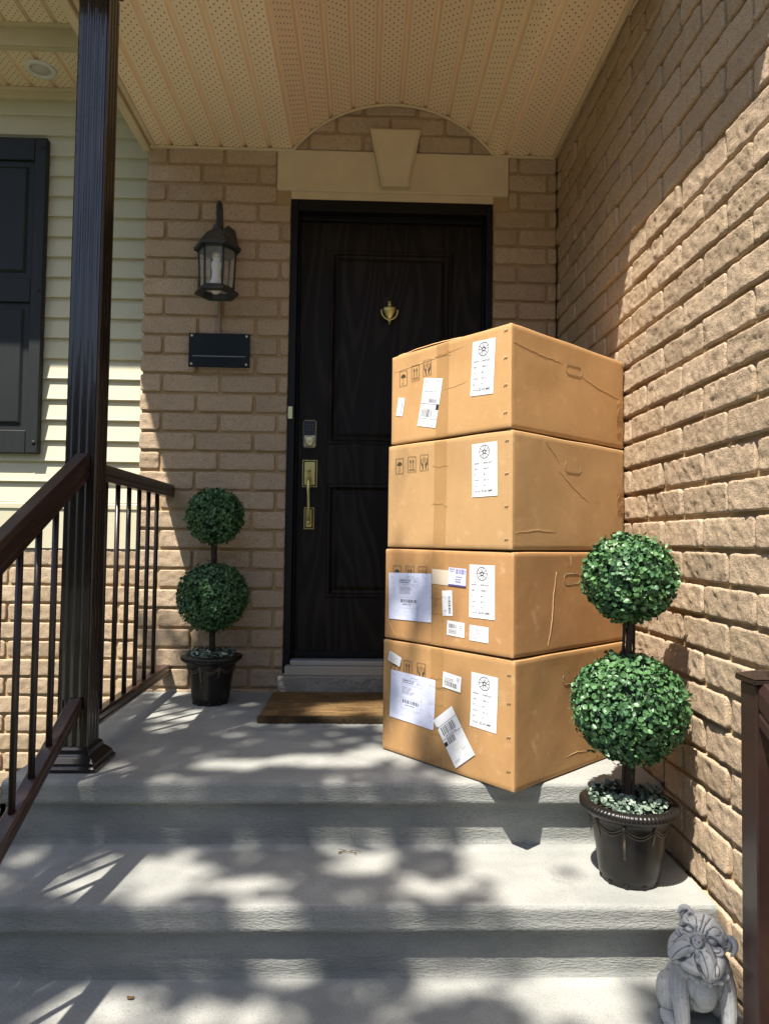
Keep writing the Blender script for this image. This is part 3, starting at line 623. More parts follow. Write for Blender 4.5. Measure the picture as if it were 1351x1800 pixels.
# ------------------------------------------------------------------ cardboard boxes
_tx = {}
def text2d(s, h, bold=0):
    bold = .022 if bold else 0; h *= 1.12
    if (s, bold) not in _tx:
        cu = bpy.data.curves.new('t', 'FONT'); cu.body = s; cu.size = 1; cu.offset = bold; cu.resolution_u = 2; o = bpy.data.objects.new('t', cu); S.collection.objects.link(o)
        dg = bpy.context.evaluated_depsgraph_get(); me = bpy.data.meshes.new_from_object(o.evaluated_get(dg))
        v = [(p.co.x, p.co.y) for p in me.vertices]; f = [tuple(p.vertices) for p in me.polygons]
        bpy.data.objects.remove(o); bpy.data.curves.remove(cu); bpy.data.meshes.remove(me)
        _tx[(s, bold)] = (v, f)
    v, f = _tx[(s, bold)]; return [(a * h * 1.35, b * h * 1.35) for a, b in v], f
class Art:
    """flat artwork in metres: list of (verts2d, faces, material index)"""
    def __init__(s): s.v = []; s.f = []; s.m = []
    def add(s, v, f, m):
        b = len(s.v); s.v += v; s.f += [tuple(b + i for i in q) for q in f]; s.m += [m] * len(f)
    def rect(s, x0, y0, x1, y1, m=1): s.add([(x0, y0), (x1, y0), (x1, y1), (x0, y1)], [(0, 1, 2, 3)], m)
    def text(s, t, x, y, h, m=1, bold=0, w_=None):
        v, f = text2d(t, h, bold); k = 1
        if w_ and v: k = w_ / max(max(p[0] for p in v), 1e-6)
        s.add([(x + a * k, y + b) for a, b in v], f, m)
    def line(s, x0, y0, x1, y1, t, m=1):
        d = math.hypot(x1 - x0, y1 - y0); nx, ny = -(y1 - y0) / d * t / 2, (x1 - x0) / d * t / 2
        s.add([(x0 + nx, y0 + ny), (x0 - nx, y0 - ny), (x1 - nx, y1 - ny), (x1 + nx, y1 + ny)], [(0, 1, 2, 3)], m)
    def ring(s, cx, cy, r0, r1, m=1, n=32, a0=0, a1=360):
        v = []; f = []
        for k in range(n + 1):
            a = math.radians(a0 + (a1 - a0) * k / n); v += [(cx + r0 * math.cos(a), cy + r0 * math.sin(a)), (cx + r1 * math.cos(a), cy + r1 * math.sin(a))]
        s.add(v, [(2 * k, 2 * k + 1, 2 * k + 3, 2 * k + 2) for k in range(n)], m)
    def frame(s, x0, y0, x1, y1, t, m=1): s.rect(x0, y0, x1, y0 + t, m); s.rect(x0, y1 - t, x1, y1, m); s.rect(x0, y0 + t, x0 + t, y1 - t, m); s.rect(x1 - t, y0 + t, x1, y1 - t, m)
    def bars(s, x0, y0, x1, y1, n, seed, m=1, vert=True):
        r = random.Random(seed); p = 0; L = (x1 - x0) if vert else (y1 - y0); u = L / n
        while p < n - 1:
            w_ = r.choice([1, 1, 1.6, 2.4]); 
            if p + w_ > n: break
            if vert: s.rect(x0 + p * u, y0, x0 + (p + w_ * .8) * u, y1, m)
            else: s.rect(x0, y0 + p * u, x1, y0 + (p + w_ * .8) * u, m)
            p += w_ + r.choice([.8, 1, 1.6])
    def poly(s, pts, m=1): s.add(list(pts), [tuple(range(len(pts)))], m)
def art_spec(w_, h, model, size):
    a = Art(); cx, cy, R = w_ * .5, h * .835, h * .130
    a.ring(cx, cy, R * .90, R); a.ring(cx, cy, R * .16, R * .30)
    for k in range(5):
        for dlt in (-9, 9):
            t = math.radians(90 + k * 72 + dlt); a.line(cx + R * .28 * math.cos(t), cy + R * .28 * math.sin(t), cx + R * .92 * math.cos(t + dlt * .012), cy + R * .92 * math.sin(t + dlt * .012), R * .085)
    for dx in (-.2, .2): a.rect(cx + dx * R - R * .05, cy - R * .25, cx + dx * R + R * .05, cy + R * .25)
    rows = [('MODEL', model), ('SIZE', size), ('ET', '40'), ('H-PCD', '5X112'), ('CB', '73.1'), ('COLOR', 'ZL-03 BMS')]
    y0 = h * .055; rh = h * .105
    for i, (k, v) in enumerate(rows):
        y = y0 + (5 - i) * rh; a.text(k, w_ * .09, y + rh * .30, h * .026, 1, .012)
        a.text(v, w_ * (.45 if i < 5 else .36), y + rh * .27, h * (.032 if i < 5 else .040), 1, .010)
        a.rect(w_ * .07, y - .0002, w_ * .95, y + .0003, 2)
    a.rect(w_ * .07, y0 + 6 * rh - .0002, w_ * .95, y0 + 6 * rh + .0003, 2); a.rect(w_ * .345, y0 + rh, w_ * .350, y0 + 6 * rh, 2); a.rect(w_ * .05, h * .03, w_ * .95, h * .034, 2)
    return a
def lines(a, x, y, w_, h, n, m=2, seed=0):
    r = random.Random(seed); ww = ['LOREM', 'UNIT', 'WAY', 'ROAD', 'NO', 'BLVD', 'ST', 'DEPT']
    for i in range(n):
        yy = y - i * h / n; a.text(' '.join(''.join(r.choice('ABCDEHKLMNORST0123456789') for _ in range(r.randint(2, 6))) for _ in range(r.randint(2, 3))), x, yy, h / n * .55, m, .01, w_ * r.uniform(.55, 1))
def art_ship(w_, h, seed=1):
    a = Art(); lines(a, w_ * .08, h * .95, w_ * .25, h * .08, 3, 2, seed); lines(a, w_ * .62, h * .96, w_ * .32, h * .07, 3, 2, seed + 1)
    lines(a, w_ * .08, h * .84, w_ * .2, h * .05, 2, 2, seed + 2); a.text('DELIVER TO', w_ * .08, h * .715, h * .028, 2, .01, w_ * .7)
    a.ring(w_ * .17, h * .54, .007, .0080, 2); a.ring(w_ * .17, h * .54, .0035, .0045, 2); a.bars(w_ * .38, h * .50, w_ * .86, h * .575, 34, seed)
    a.rect(0, h * .470, w_, h * .477); a.rect(w_ * .85, h * .36, w_ * .995, h * .468, 1); lines(a, w_ * .06, h * .44, w_ * .5, h * .04, 2, 2, seed + 3)
    a.bars(w_ * .12, h * .20, w_ * .74, h * .365, 30, seed + 4); a.rect(0, h * .165, w_, h * .172); lines(a, w_ * .05, h * .02, w_ * .4, h * .02, 1, 2, seed + 5); a.rect(w_ * .8, h * .02, w_ * .84, h * .045)
    return a
def art_bigship(w_, h, seed=9):
    a = Art(); a.rect(w_ * .02, h * .80, w_ * .06, h * .85); a.rect(0, h * .815, w_, h * .822); a.bars(w_ * .14, h * .625, w_ * .82, h * .79, 32, seed)
    lines(a, w_ * .2, h * .585, w_ * .6, h * .035, 1, 1, seed); a.rect(0, h * .560, w_, h * .567); a.rect(0, h * .43, w_ * .15, h * .51); a.bars(w_ * .20, h * .43, w_ * .58, h * .55, 24, seed + 1)
    a.ring(w_ * .74, h * .53, .006, .0068, 2); a.ring(w_ * .86, h * .53, .004, .0048, 2); a.poly([(w_ * .22, h * .33), (w_ * .60, h * .33), (w_ * .66, h * .40), (w_ * .60, h * .41), (w_ * .22, h * .37)], 3)
    a.poly([(w_ * .20, h * .27), (w_ * .72, h * .25), (w_ * .78, h * .29), (w_ * .22, h * .30)], 3); lines(a, w_ * .08, h * .10, w_ * .35, h * .05, 3, 2, seed + 2); lines(a, w_ * .62, h * .22, w_ * .3, h * .03, 2, 2, seed + 3)
    return a
def art_sheet(w_, h, seed=3):
    a = Art(); a.frame(w_ * .26, h * .25, w_ * .71, h * .88, .0005, 2); lines(a, w_ * .05, h * .91, w_ * .1, h * .02, 1, 2, seed); lines(a, w_ * .45, h * .91, w_ * .22, h * .03, 1, 2, seed + 1)
    a.text('SHIPMENT ID TAG', w_ * .27, h * .83, h * .026, 1, .02, w_ * .26); a.text('PARCEL FORM 02', w_ * .27, h * .79, h * .022, 1, .02, w_ * .24); lines(a, w_ * .59, h * .83, w_ * .1, h * .05, 2, 2, seed + 2)
    a.rect(w_ * .26, h * .755, w_ * .71, h * .758, 2); lines(a, w_ * .27, h * .69, w_ * .3, h * .16, 6, 2, seed + 3); a.rect(w_ * .26, h * .475, w_ * .71, h * .478, 2)
    a.bars(w_ * .29, h * .37, w_ * .68, h * .44, 34, seed + 4); lines(a, w_ * .33, h * .325, w_ * .3, h * .035, 1, 1, seed + 5); a.rect(w_ * .93, h * .16, w_ * .945, h * .18, 2); a.rect(w_ * .57, h * .2, w_ * .58, h * .22, 2)
    return a
def art_small(w_, h, seed, kind):
    a = Art()
    if kind == 'h': a.bars(w_ * .12, h * .52, w_ * .58, h * .80, 26, seed); lines(a, w_ * .10, h * .36, w_ * .5, h * .28, 3, 1, seed + 1); lines(a, w_ * .70, h * .70, w_ * .25, h * .4, 3, 2, seed + 2); a.rect(w_ * .06, h * .12, w_ * .9, h * .13, 2)
    elif kind == 't': lines(a, w_ * .07, h * .82, w_ * .7, h * .8, 7, 2, seed)
    elif kind == 'v': a.bars(w_ * .60, h * .10, w_ * .82, h * .80, 36, seed, 1, False); lines(a, w_ * .1, h * .2, w_ * .35, h * .12, 2, 2, seed)
    elif kind == 'b': a.bars(w_ * .42, h * .68, w_ * .97, h * .95, 26, seed, 2); lines(a, w_ * .06, h * .88, w_ * .32, h * .25, 2, 2, seed + 1); lines(a, w_ * .40, h * .48, w_ * .5, h * .4, 3, 2, seed + 2); a.rect(0, 0, w_, h * .085, 3)
    elif kind == 'w': a.bars(w_ * .10, h * .15, w_ * .84, h * .45, 34, seed); lines(a, w_ * .10, h * .62, w_ * .5, h * .3, 3, 1, seed + 1); lines(a, w_ * .75, h * .8, w_ * .2, h * .3, 3, 2, seed + 2)
    return a
def art_icons(i):
    a = Art(); w_, h = .038, .052; a.frame(0, 0, w_, h, .0013, 0)
    c = w_ / 2
    if i == 0:
        a.poly([(c + .0125 * math.cos(t), h * .55 + .0125 * math.sin(t) * .9) for t in [math.pi * k / 12 for k in range(13)]] + [(c - .008, h * .55 + .002), (c - .004, h * .55), (c, h * .55 + .0025), (c + .004, h * .55), (c + .008, h * .55 + .002)], 0)
        a.rect(c - .0006, h * .2, c + .0006, h * .6, 0); a.ring(c - .003, h * .2, .0024, .0036, 0, 10, 180, 360); a.rect(c - .0004, h * .74, c + .0004, h * .80, 0)
    elif i == 1:
        for x in (c - .0062, c + .0062):
            a.rect(x - .0011, h * .26, x + .0011, h * .72, 0); a.poly([(x - .0046, h * .64), (x, h * .84), (x + .0046, h * .64), (x, h * .68)], 0)
        a.rect(c - .0135, h * .14, c + .0135, h * .18, 0)
    else:
        for sx in (-1, 1):
            a.poly([(c + sx * .0145, h * .78), (c + sx * .0125, h * .78), (c + sx * .0118, h * .50), (c + sx * .0050, h * .34), (c + sx * .0042, h * .12), (c + sx * .0085, h * .12), (c + sx * .0092, h * .28), (c + sx * .0150, h * .44)][::sx], 0)
            a.line(c + sx * .0085, h * .52, c + sx * .002, h * .36, .0015, 0)
        q = [(c, h * .84), (c + .0062, h * .76), (c + .0062, h * .62), (c, h * .54), (c - .0062, h * .62), (c - .0062, h * .76)]
        for k in range(6): a.line(*q[k], *q[(k + 1) % 6], .0010, 0)
        a.line(c, h * .54, c, h * .68, .001, 0); a.line(c, h * .68, *q[1], .001, 0); a.line(c, h * .68, *q[5], .001, 0)
    return a
BZ = {1: (.430, .071, 0.003, .372, 'card1'), 2: (.425, .074, .377, .678, 'card2'), 3: (.420, .080, .684, 1.029, 'card3'), 4: (.415, .088, 1.035, 1.339, 'card4')}
RC = Vector((.8965, -.880))
def box(i, label):
    fx, lx, z0, z1, cm = BZ[i]; F = Vector((fx, -1.278)); Lp = Vector((lx, -.861)); R_ = RC + Vector((0, .004 * i)); B = Lp + R_ - F
    root = thing('cardboard_box', ((fx + B.x) / 2, (-1.278 + B.y) / 2, z0), label, 'box', 'stacked cardboard boxes'); H = z1 - z0; rs = np.random.default_rng(i * 7)
    faces = {'left': (Lp, F), 'right': (F, R_), 'back': (R_, B), 'side': (B, Lp)}
    off_ = i * 9.7
    def P(face, u, t, o=0.0):
        A, C_ = faces[face]; d = C_ - A; L = d.length; d = d / L; n = Vector((d.y, -d.x))
        uu, tt = min(max(u / L, 0), 1), min(max(t / H, 0), 1); win = (4 * uu * (1 - uu)) ** .6 * (4 * tt * (1 - tt)) ** .6
        bul = win * (float(vnoise(np.array([u * 3.1 + off_, t * 4.2, off_]))) * .0045 + float(vnoise(np.array([u * 11 + off_, t * 9, off_ + 4]))) * .0016 - .001)
        e = min(t, H - t); ins = .0045 * max(0, 1 - e / .0035) ** 2 + .0035 * max(0, 1 - min(u, L - u) / .0035) ** 2 * (1 if o == 0 else .6)
        sag = .0022 * float(vnoise(np.array([u * 7 + off_, 2.2, off_ + (5 if t > H / 2 else 0)]))) * (1 if t > H * .97 else 0) * min(1, min(u, L - u) * 20)
        p = A + d * u + n * (bul + o - ins * (1 if o == 0 else .3)); return (p.x, p.y, z0 + t + sag)
    b = MB()
    def samples(L, n): return [0, .0008, .002, .0035] + [.0035 + (L - .007) * k / n for k in range(1, n)] + [L - .0035, L - .002, L - .0008, L]
    for fc in faces:
        A, C_ = faces[fc]; L = (C_ - A).length; us = samples(L, 44 if fc in ('left', 'right') else 10); ts = samples(H, 28 if fc in ('left', 'right') else 8)
        b.grid(len(us) - 1, len(ts) - 1, lambda u, v: P(fc, us[round(u * (len(us) - 1))], ts[round(v * (len(ts) - 1))]))
    ins_ = lambda q, c, k: q + (c - q).normalized() * k
    c = (F + B) / 2
    for z in (z0, z1):
        q = [ins_(v, c, .007) for v in (Lp, F, R_, B)]; b.add([(v.x, v.y, z - (.0006 if z == z1 else -.0006)) for v in q], [(0, 1, 2, 3) if z == z1 else (3, 2, 1, 0)])
    # creases in the same board
    def crease(face, pts, r=.0006):
        q = []
        for (a0, b0), (a1, b1) in zip(pts[:-1], pts[1:]):
            n = max(2, int(math.hypot(a1 - a0, b1 - b0) / .008))
            for k in range(n): q.append((a0 + (a1 - a0) * k / n + rs.normal(0, .0007), b0 + (b1 - b0) * k / n + rs.normal(0, .0009)))
        q.append(pts[-1]); b.tube([P(face, a, t, .0004) for a, t in q], [r * (.35 + .65 * math.sin(math.pi * k / (len(q) - 1))) for k in range(len(q))], 6)
    LL = (F - Lp).length; LR = (R_ - F).length
    if i == 4: crease('right', [(.008, H - .052), (.15, H - .066), (.26, H - .070)]); crease('right', [(.36, H - .092), (.45, H - .115), (.60, H - .135)]); crease('left', [(.01, H - .055), (.2, H - .045), (.34, H - .03)]); crease('left', [(.16, .15), (.3, .155), (.36, .162)])
    if i == 3: crease('right', [(.16, H - .015), (.21, H - .05), (.235, H - .075)]); crease('right', [(.02, .05), (.12, .06), (.22, .055)]); crease('right', [(.235, H - .10), (.30, H - .14), (.40, H - .19)], .0006)
    if i == 2: crease('right', [(.17, .02), (.19, .09), (.20, .17), (.215, .24)], .0013); crease('right', [(.29, H - .012), (.295, H - .05)]); crease('left', [(.012, .07), (.05, .02), (.07, .006)])
    if i == 1: crease('right', [(.26, .05), (.32, .055), (.38, .045)], .0007); pass
    b.build('carton', cm, root)
    # lid edge wear and flap
    def hole(u, t, w_, h_):
        pts = []; r = h_ / 2
        for k in range(25):
            a = math.pi / 2 + math.pi * k / 12
            pts.append((u + (-(w_ / 2 - r) if k <= 12 else (w_ / 2 - r)) + r * math.cos(a if k <= 12 else a), t + r * math.sin(a)))
        pts.append(pts[0]); hb = MB(); gap = 3 if i in (1, 3) else 0
        hb.tube([P('right', a, c_, .0001) for a, c_ in (pts[gap:-1 - gap] if gap else pts)], .0008, 6); hb.tube([P('right', a, c_ - .0016, .0006) for a, c_ in (pts[gap:-1 - gap] if gap else pts)], .0006, 5, mi=1); return hb
    hole(.275 + .012 * i, H - .082, .088, .033).build('handle_cutout', ['inkbrown', cm], root)
    def flat(face, cu, ct, w_, h_, rot, art, mats, name, curl=0, mapo=.0012, corner=None):
        if face == 'left': cu *= LL / {1: .5306, 2: .5252, 3: .5178, 4: .5092}[i]
        ca, sa = math.cos(math.radians(rot)), math.sin(math.radians(rot)); b = MB()
        def T(a, c_, o):
            x, y = a - w_ / 2, c_ - h_ / 2; r_ = math.hypot(x, y) / math.hypot(w_ / 2, h_ / 2)
            return P(face, cu + x * ca - y * sa, ct + x * sa + y * ca, o + curl * max(0, r_ - .7) ** 2 * (1 if (x * (corner or (1, 1))[0] > 0 and y * (corner or (1, 1))[1] > 0) else .2))
        if mats[0]:
            b.grid(10, 12, lambda u, v: T(u * w_, v * h_, mapo), 0)
        for (q, f, m) in ((art.v, art.f, art.m),):
            if q: b.add([T(a, c_, mapo + .00025) for a, c_ in q], f, 0); b.m[-len(f):] = m
        b.build(name, [m_ for m_ in mats if m_], root)
    IC = {4: [(.058, .215), (.116, .223), (.171, .230)], 3: [(.057, .274), (.114, .276), (.170, .278)], 2: [(.058, .225), (.116, .226), (.173, .227)], 1: [(.056, .286), (.114, .288), (.173, .288)]}[i]
    for k, (u, t) in enumerate(IC): flat('left', u, t - (z0 - {1: 0, 2: .372, 3: .684, 4: 1.042}[i]), .038, .052, 0, art_icons(k), (None, 'inkbrown'), 'handling_symbol')
    sp = {4: (.405, .193, .092, .165, -3, '18X7.5'), 3: (.418, .237, .098, .160, 1, '18X7.5'), 2: (.414, .182, .098, .158, 0, '18X8.5'), 1: (.423, .2335, .100, .160, -2, '18X7.5')}[i]
    flat('left', sp[0], sp[1], sp[2], sp[3], sp[4], art_spec(sp[2], sp[3], 'ZH07-627', sp[5]), ('paper', 'ink', 'inkgrey'), 'specification_label', .004)
    if i == 4:
        flat('left', .185, .120, .088, .158, -11, art_ship(.088, .158), ('paper', 'ink', 'inkgrey'), 'shipping_label', .003); flat('left', .046, .126, .033, .062, -11, art_small(.033, .062, 4, 'v'), ('paper', 'inkgrey', 'inkgrey'), 'small_label', .010)
    if i == 2:
        flat('left', .25, .217, .075, .047, -2, Art(), ('tapewhite',), 'paper_patch'); flat('left', .117, .146, .200, .155, 1.5, art_sheet(.2, .155), ('paperblue', 'ink', 'inkgrey'), 'document_sheet', .006, .0018, (-1, -1))
        flat('left', .319, .220, .073, .056, -2, art_small(.073, .056, 8, 'b'), ('paperblue', 'ink', 'inkpurple', 'inkpurple'), 'courier_label', 0, .0021); flat('left', .280, .138, .043, .078, 4, art_small(.043, .078, 11, 'v'), ('paper', 'ink', 'inkgrey'), 'barcode_sticker')
        flat('left', .315, .062, .072, .045, -2, art_small(.072, .045, 12, 'h'), ('paper', 'ink', 'inkgrey'), 'barcode_sticker'); flat('left', .404, .057, .073, .046, -1, art_small(.073, .046, 15, 't'), ('paper', 'ink', 'inkgrey'), 'text_sticker')
    if i == 1:
        flat('left', .135, .191, .203, .156, -1.5, art_sheet(.203, .156, 5), ('paperblue', 'ink', 'inkgrey'), 'document_sheet', .006, .0018, (1, -1)); flat('left', .056, .309, .060, .033, -16, art_small(.060, .033, 21, 't'), ('paper', 'ink', 'inkgrey'), 'text_sticker', .016, .0026, (1, -1))
        flat('left', .301, .272, .075, .048, -5, art_small(.075, .048, 23, 'w'), ('paper', 'ink', 'inkgrey'), 'barcode_sticker', 0, .0020); flat('left', .312, .108, .094, .158, 38, art_bigship(.094, .158), ('paper', 'ink', 'inkgrey', 'white'), 'shipping_label', .004, .0025)
    # tape down the middle and round the corner, staples by the front corner
    b = MB(); b.grid(6, 40, lambda u, v: P('left', .222 + u * .055, .003 + v * (H - .006), .0007 + .0007 * math.sin(v * 90 + u * 5) * (1 if i == 1 else .3)))
    for k in range(6 if i == 1 else 2):
        z = rs.uniform(.1, H * .9); b.tube([P('left', .215 + .07 * q / 6, z + rs.normal(0, .003), .0016) for q in range(7)], .0007, 5)
    b.build('tape', 'tape', root)
    b = MB(); z_a, z_b = (.04, .15) if i == 4 else (.12, .22)
    b.grid(8, 12, lambda u, v: P('right', LR - .050 + u * .046, z_a + v * (z_b - z_a), .0008 + rs.uniform(0, .0008)))
    for k in range(7):
        z = z_a + rs.uniform(0, z_b - z_a); x0 = LR - .052; zz = z; pts = []
        for q in range(5): pts.append(P('right', x0 + .012 * q, zz, .0018)); zz += rs.normal(0, .010)
        b.tube(pts, .0009, 5)
    b.build('crumpled_tape', 'tape', root)
    for t in ({1: (.055, .15, .245, .325), 2: (), 3: (.03, .125, .22, .315), 4: (.045, .125, .205, .285)}[i]):
        b = MB(); u = LL - .020
        for q in (0, 1): b.tube([P('left', u - .006 + q * .007, t - .004, .0008), P('left', u + q * .007, t + .004, .0016)], .0008, 5)
        b.build('staple', 'steel', root)
    # torn board at the top edge of the front corner
    b = MB()
    for k in range(10):
        u = LL - .01 - k * .013; a = P('left', max(u, 0), H - .002, .0); b.tube([a, (a[0] + rs.normal(0, .002), a[1] + rs.normal(0, .002), a[2] + rs.uniform(-.001, .0022))], .0007, 4)
    if i == 4:
        q0, q1 = P('left', .03, H - .001), P('left', .33, H - .001); m0 = [(q0[0] + (q1[0] - q0[0]) * k / 14 + .012, q0[1] + (q1[1] - q0[1]) * k / 14 + .012, q0[2] + .003 + .006 * math.sin(math.pi * k / 14) + rs.normal(0, .0006)) for k in range(15)]
        b.loft([[(x - .012, y - .012, z - .0035) for x, y, z in m0], [(x - .010, y - .010, z) for x, y, z in m0], [(x + .05, y + .05, z - .004) for x, y, z in m0]], close=False, cap=False, smooth=False)
    b.build('frayed_edge', cm, root)
    return root
box(1, 'bottom cardboard box, resting on the porch, with a long shipping label stuck on askew')
box(2, 'cardboard box second from the bottom, with a bluish document sheet and several small stickers')
box(3, 'cardboard box second from the top, with only a wheel label and handling symbols')
box(4, 'topmost cardboard box of the stack, with a slanted shipping label and one small curled sticker')

# ------------------------------------------------------------------ foliage
LEAF = np.array([(0, 0, 0), (.42, -.42, .04), (.5, 0, -.10), (.42, .42, .04), (.86, -.30, .0), (.86, .30, .0), (1.02, 0, -.04)])
LF = [(0, 1, 2), (0, 2, 3), (1, 4, 6, 2), (2, 6, 5, 3)]
def leaves(P, N, size, rg, width=1.0, spread=.6):
    """leaf blades at P facing roughly N"""
    n = len(P); N = N + rg.normal(0, spread, (n, 3)); N /= np.linalg.norm(N, axis=1)[:, None]
    T = rg.normal(size=(n, 3)); T -= N * (T * N).sum(1)[:, None]; T /= np.linalg.norm(T, axis=1)[:, None]; Bq = np.cross(N, T)
    s_ = size * rg.uniform(.7, 1.3, n)
    L = LEAF - np.array([.5, 0, 0])
    V = P[:, None] + s_[:, None, None] * (T[:, None] * L[None, :, :1] + Bq[:, None] * L[None, :, 1:2] * width + N[:, None] * L[None, :, 2:3])
    F = []
    for k in range(n): F += [tuple(7 * k + i for i in f) for f in LF]
    return V.reshape(-1, 3), F
def sphere_pts(n, rg):
    v = rg.normal(size=(n, 3)); return v / np.linalg.norm(v, axis=1)[:, None]
def leaf_obj(name, groups, mats, parent, core=None):
    b = MB(); T = []
    if core:
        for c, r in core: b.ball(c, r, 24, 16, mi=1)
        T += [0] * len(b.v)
    for V, F, t in groups: b.add(V, F, 0, True); T += list(np.repeat(t, 7))
    return b.build(name, mats, parent, local=True, tint=T)
def make_topiary(loc, label, rz):
    rg = np.random.default_rng(3); root = thing('topiary', loc, label, 'topiary', 'two-ball boxwood topiaries in black pots', rz)
    def rope(t, r, z): return .0050 * abs(math.sin(t * 38 + z * 260)) if r > .1235 else 0
    b = MB(); b.lathe([(.001, .0), (.070, .0), (.074, .004), (.074, .012), (.078, .016), (.080, .03), (.086, .08), (.095, .135), (.102, .160), (.104, .172), (.114, .176), (.1205, .182), (.1245, .190), (.1245, .200), (.119, .206), (.108, .207), (.102, .203), (.100, .192), (.097, .17), (.001, .168)], n=300, fn=rope)
    for k in range(10):
        a = 2 * math.pi * k / 10 + .2; b.ball((.068 * math.cos(a), .068 * math.sin(a), .006), .010, 8, 6)
    pot = b.build('pot', 'pot', root, local=True)
    b = MB(); n = 8
    for k in range(n):
        a0, a1 = 2 * math.pi * k / n, 2 * math.pi * (k + 1) / n
        for dz in (0, .008): b.tube([((.1075 + .0065 * math.sin(math.pi * q / 8) * 0 + .112 - .1065 - .001 * q * 0) * math.cos(a0 + (a1 - a0) * q / 8), (.1075 + .0055) * math.sin(a0 + (a1 - a0) * q / 8), .165 - dz - .020 * math.sin(math.pi * q / 8)) for q in range(9)], .0019, 6)
        if 1:
            L_ = .085 if k % 2 else .045
            for dx in (-.022, 0, .022): b.tube([(.1130 * math.cos(a0 + dx), .1130 * math.sin(a0 + dx), .163), (.1065 * math.cos(a0 + dx * .6), .1065 * math.sin(a0 + dx * .6), .163 - L_ * .6), (.1035 * math.cos(a0 + dx * .8), .1035 * math.sin(a0 + dx * .8), .163 - L_)], [.002, .0026, .0012], 6)
            b.ball((.1135 * math.cos(a0), .1135 * math.sin(a0), .165), .005, 8, 6)
    b.v = [(x * 1.0, y, z) for x, y, z in b.v]
    # project swags onto the pot wall
    def wall(z): return .0802 + (z - .03) * .150 + (.0012 * min(1, max(0, (z - .08) / .05))) if z < .16 else .1035
    b.v = [(x / math.hypot(x, y) * (wall(z) + (math.hypot(x, y) - .1085) * .35), y / math.hypot(x, y) * (wall(z) + (math.hypot(x, y) - .1085) * .35), z) for x, y, z in b.v]
    b.build('swag_relief', 'gold', pot, local=True)
    b = MB(); b.lathe([(.001, .190), (.100, .185), (.100, .17), (.001, .17)], n=32); b.build('soil', 'soil', root, local=True)
    b = MB()
    for k in range(13):
        a = k * .97; rr = (.010 + .004 * (k % 3 - 1)) if k else 0; pts = []
        for q in range(14):
            z = .16 + q * .050; aa = a + q * (.25 + .1 * (k % 3)); pts.append((rr * math.cos(aa) + .003 * math.sin(z * 20), rr * math.sin(aa), z))
        b.tube(pts, .0060 if k == 0 else .0030 + .0008 * (k % 2), 7)
    b.build('trunk', 'stem', root, local=True)
    Z1, R1, Z2, R2 = .452, .150, .800, .123
    for (zc, R, nL) in ((Z1, R1, 5000), (Z2, R2, 3500)):
        gr = []
        for fr_, cnt in ((.90, .35), (.965, .40), (1.0, .25)):
            n = int(nL * cnt); d = sphere_pts(n, rg); lump = 1 + .045 * vnoise(d * 3 + zc * 10) + .02 * vnoise(d * 9 + zc) + rg.normal(0, .016, n)
            P = d * (R * fr_ * lump)[:, None] * np.array([1, 1, .96]) + np.array([0, 0, zc])
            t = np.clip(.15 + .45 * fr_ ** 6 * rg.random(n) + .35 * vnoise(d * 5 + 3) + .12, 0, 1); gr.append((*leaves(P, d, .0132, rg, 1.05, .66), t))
        n = 150; d = sphere_pts(n, rg); gr.append((*leaves(d * (R * rg.uniform(1.01, 1.075, n))[:, None] + np.array([0, 0, zc]), d, .0125, rg, .9, 1.2), rg.random(n)))
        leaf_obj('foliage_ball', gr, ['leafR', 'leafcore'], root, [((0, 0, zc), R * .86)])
    n = 430; a = rg.random(n) * 2 * math.pi; rr = np.sqrt(rg.uniform(.08, 1.0, n)) * .108; P = np.stack([rr * np.cos(a), rr * np.sin(a), .198 + rg.uniform(0, .024, n) + .012 * (1 - rr / .115)], -1)
    N = np.stack([np.cos(a) * .5, np.sin(a) * .5, np.ones(n)], -1); leaf_obj('ground_leaves', [(*leaves(P, N, .0165, rg, .8, .6), np.clip(rg.normal(.35, .35, n), 0, 1))], ['leafPale'], root)
    return root
T1 = make_topiary((.722, -1.365, -.186), 'sunlit two-ball topiary in a black pot on the step beside the cardboard boxes', .3)
def copy_tree(o, parent=None):
    c = o.copy(); S.collection.objects.link(c); c.parent = parent
    for ch in [k for k in o.children]: copy_tree(ch, c)
    return c
bpy.context.view_layer.update()
T2 = copy_tree(T1); T2.location = (-.648, -.205, .001); T2.rotation_euler = (0, 0, 2.1); T2['label'] = 'shaded two-ball topiary in a black pot on the porch beneath the wall lantern'

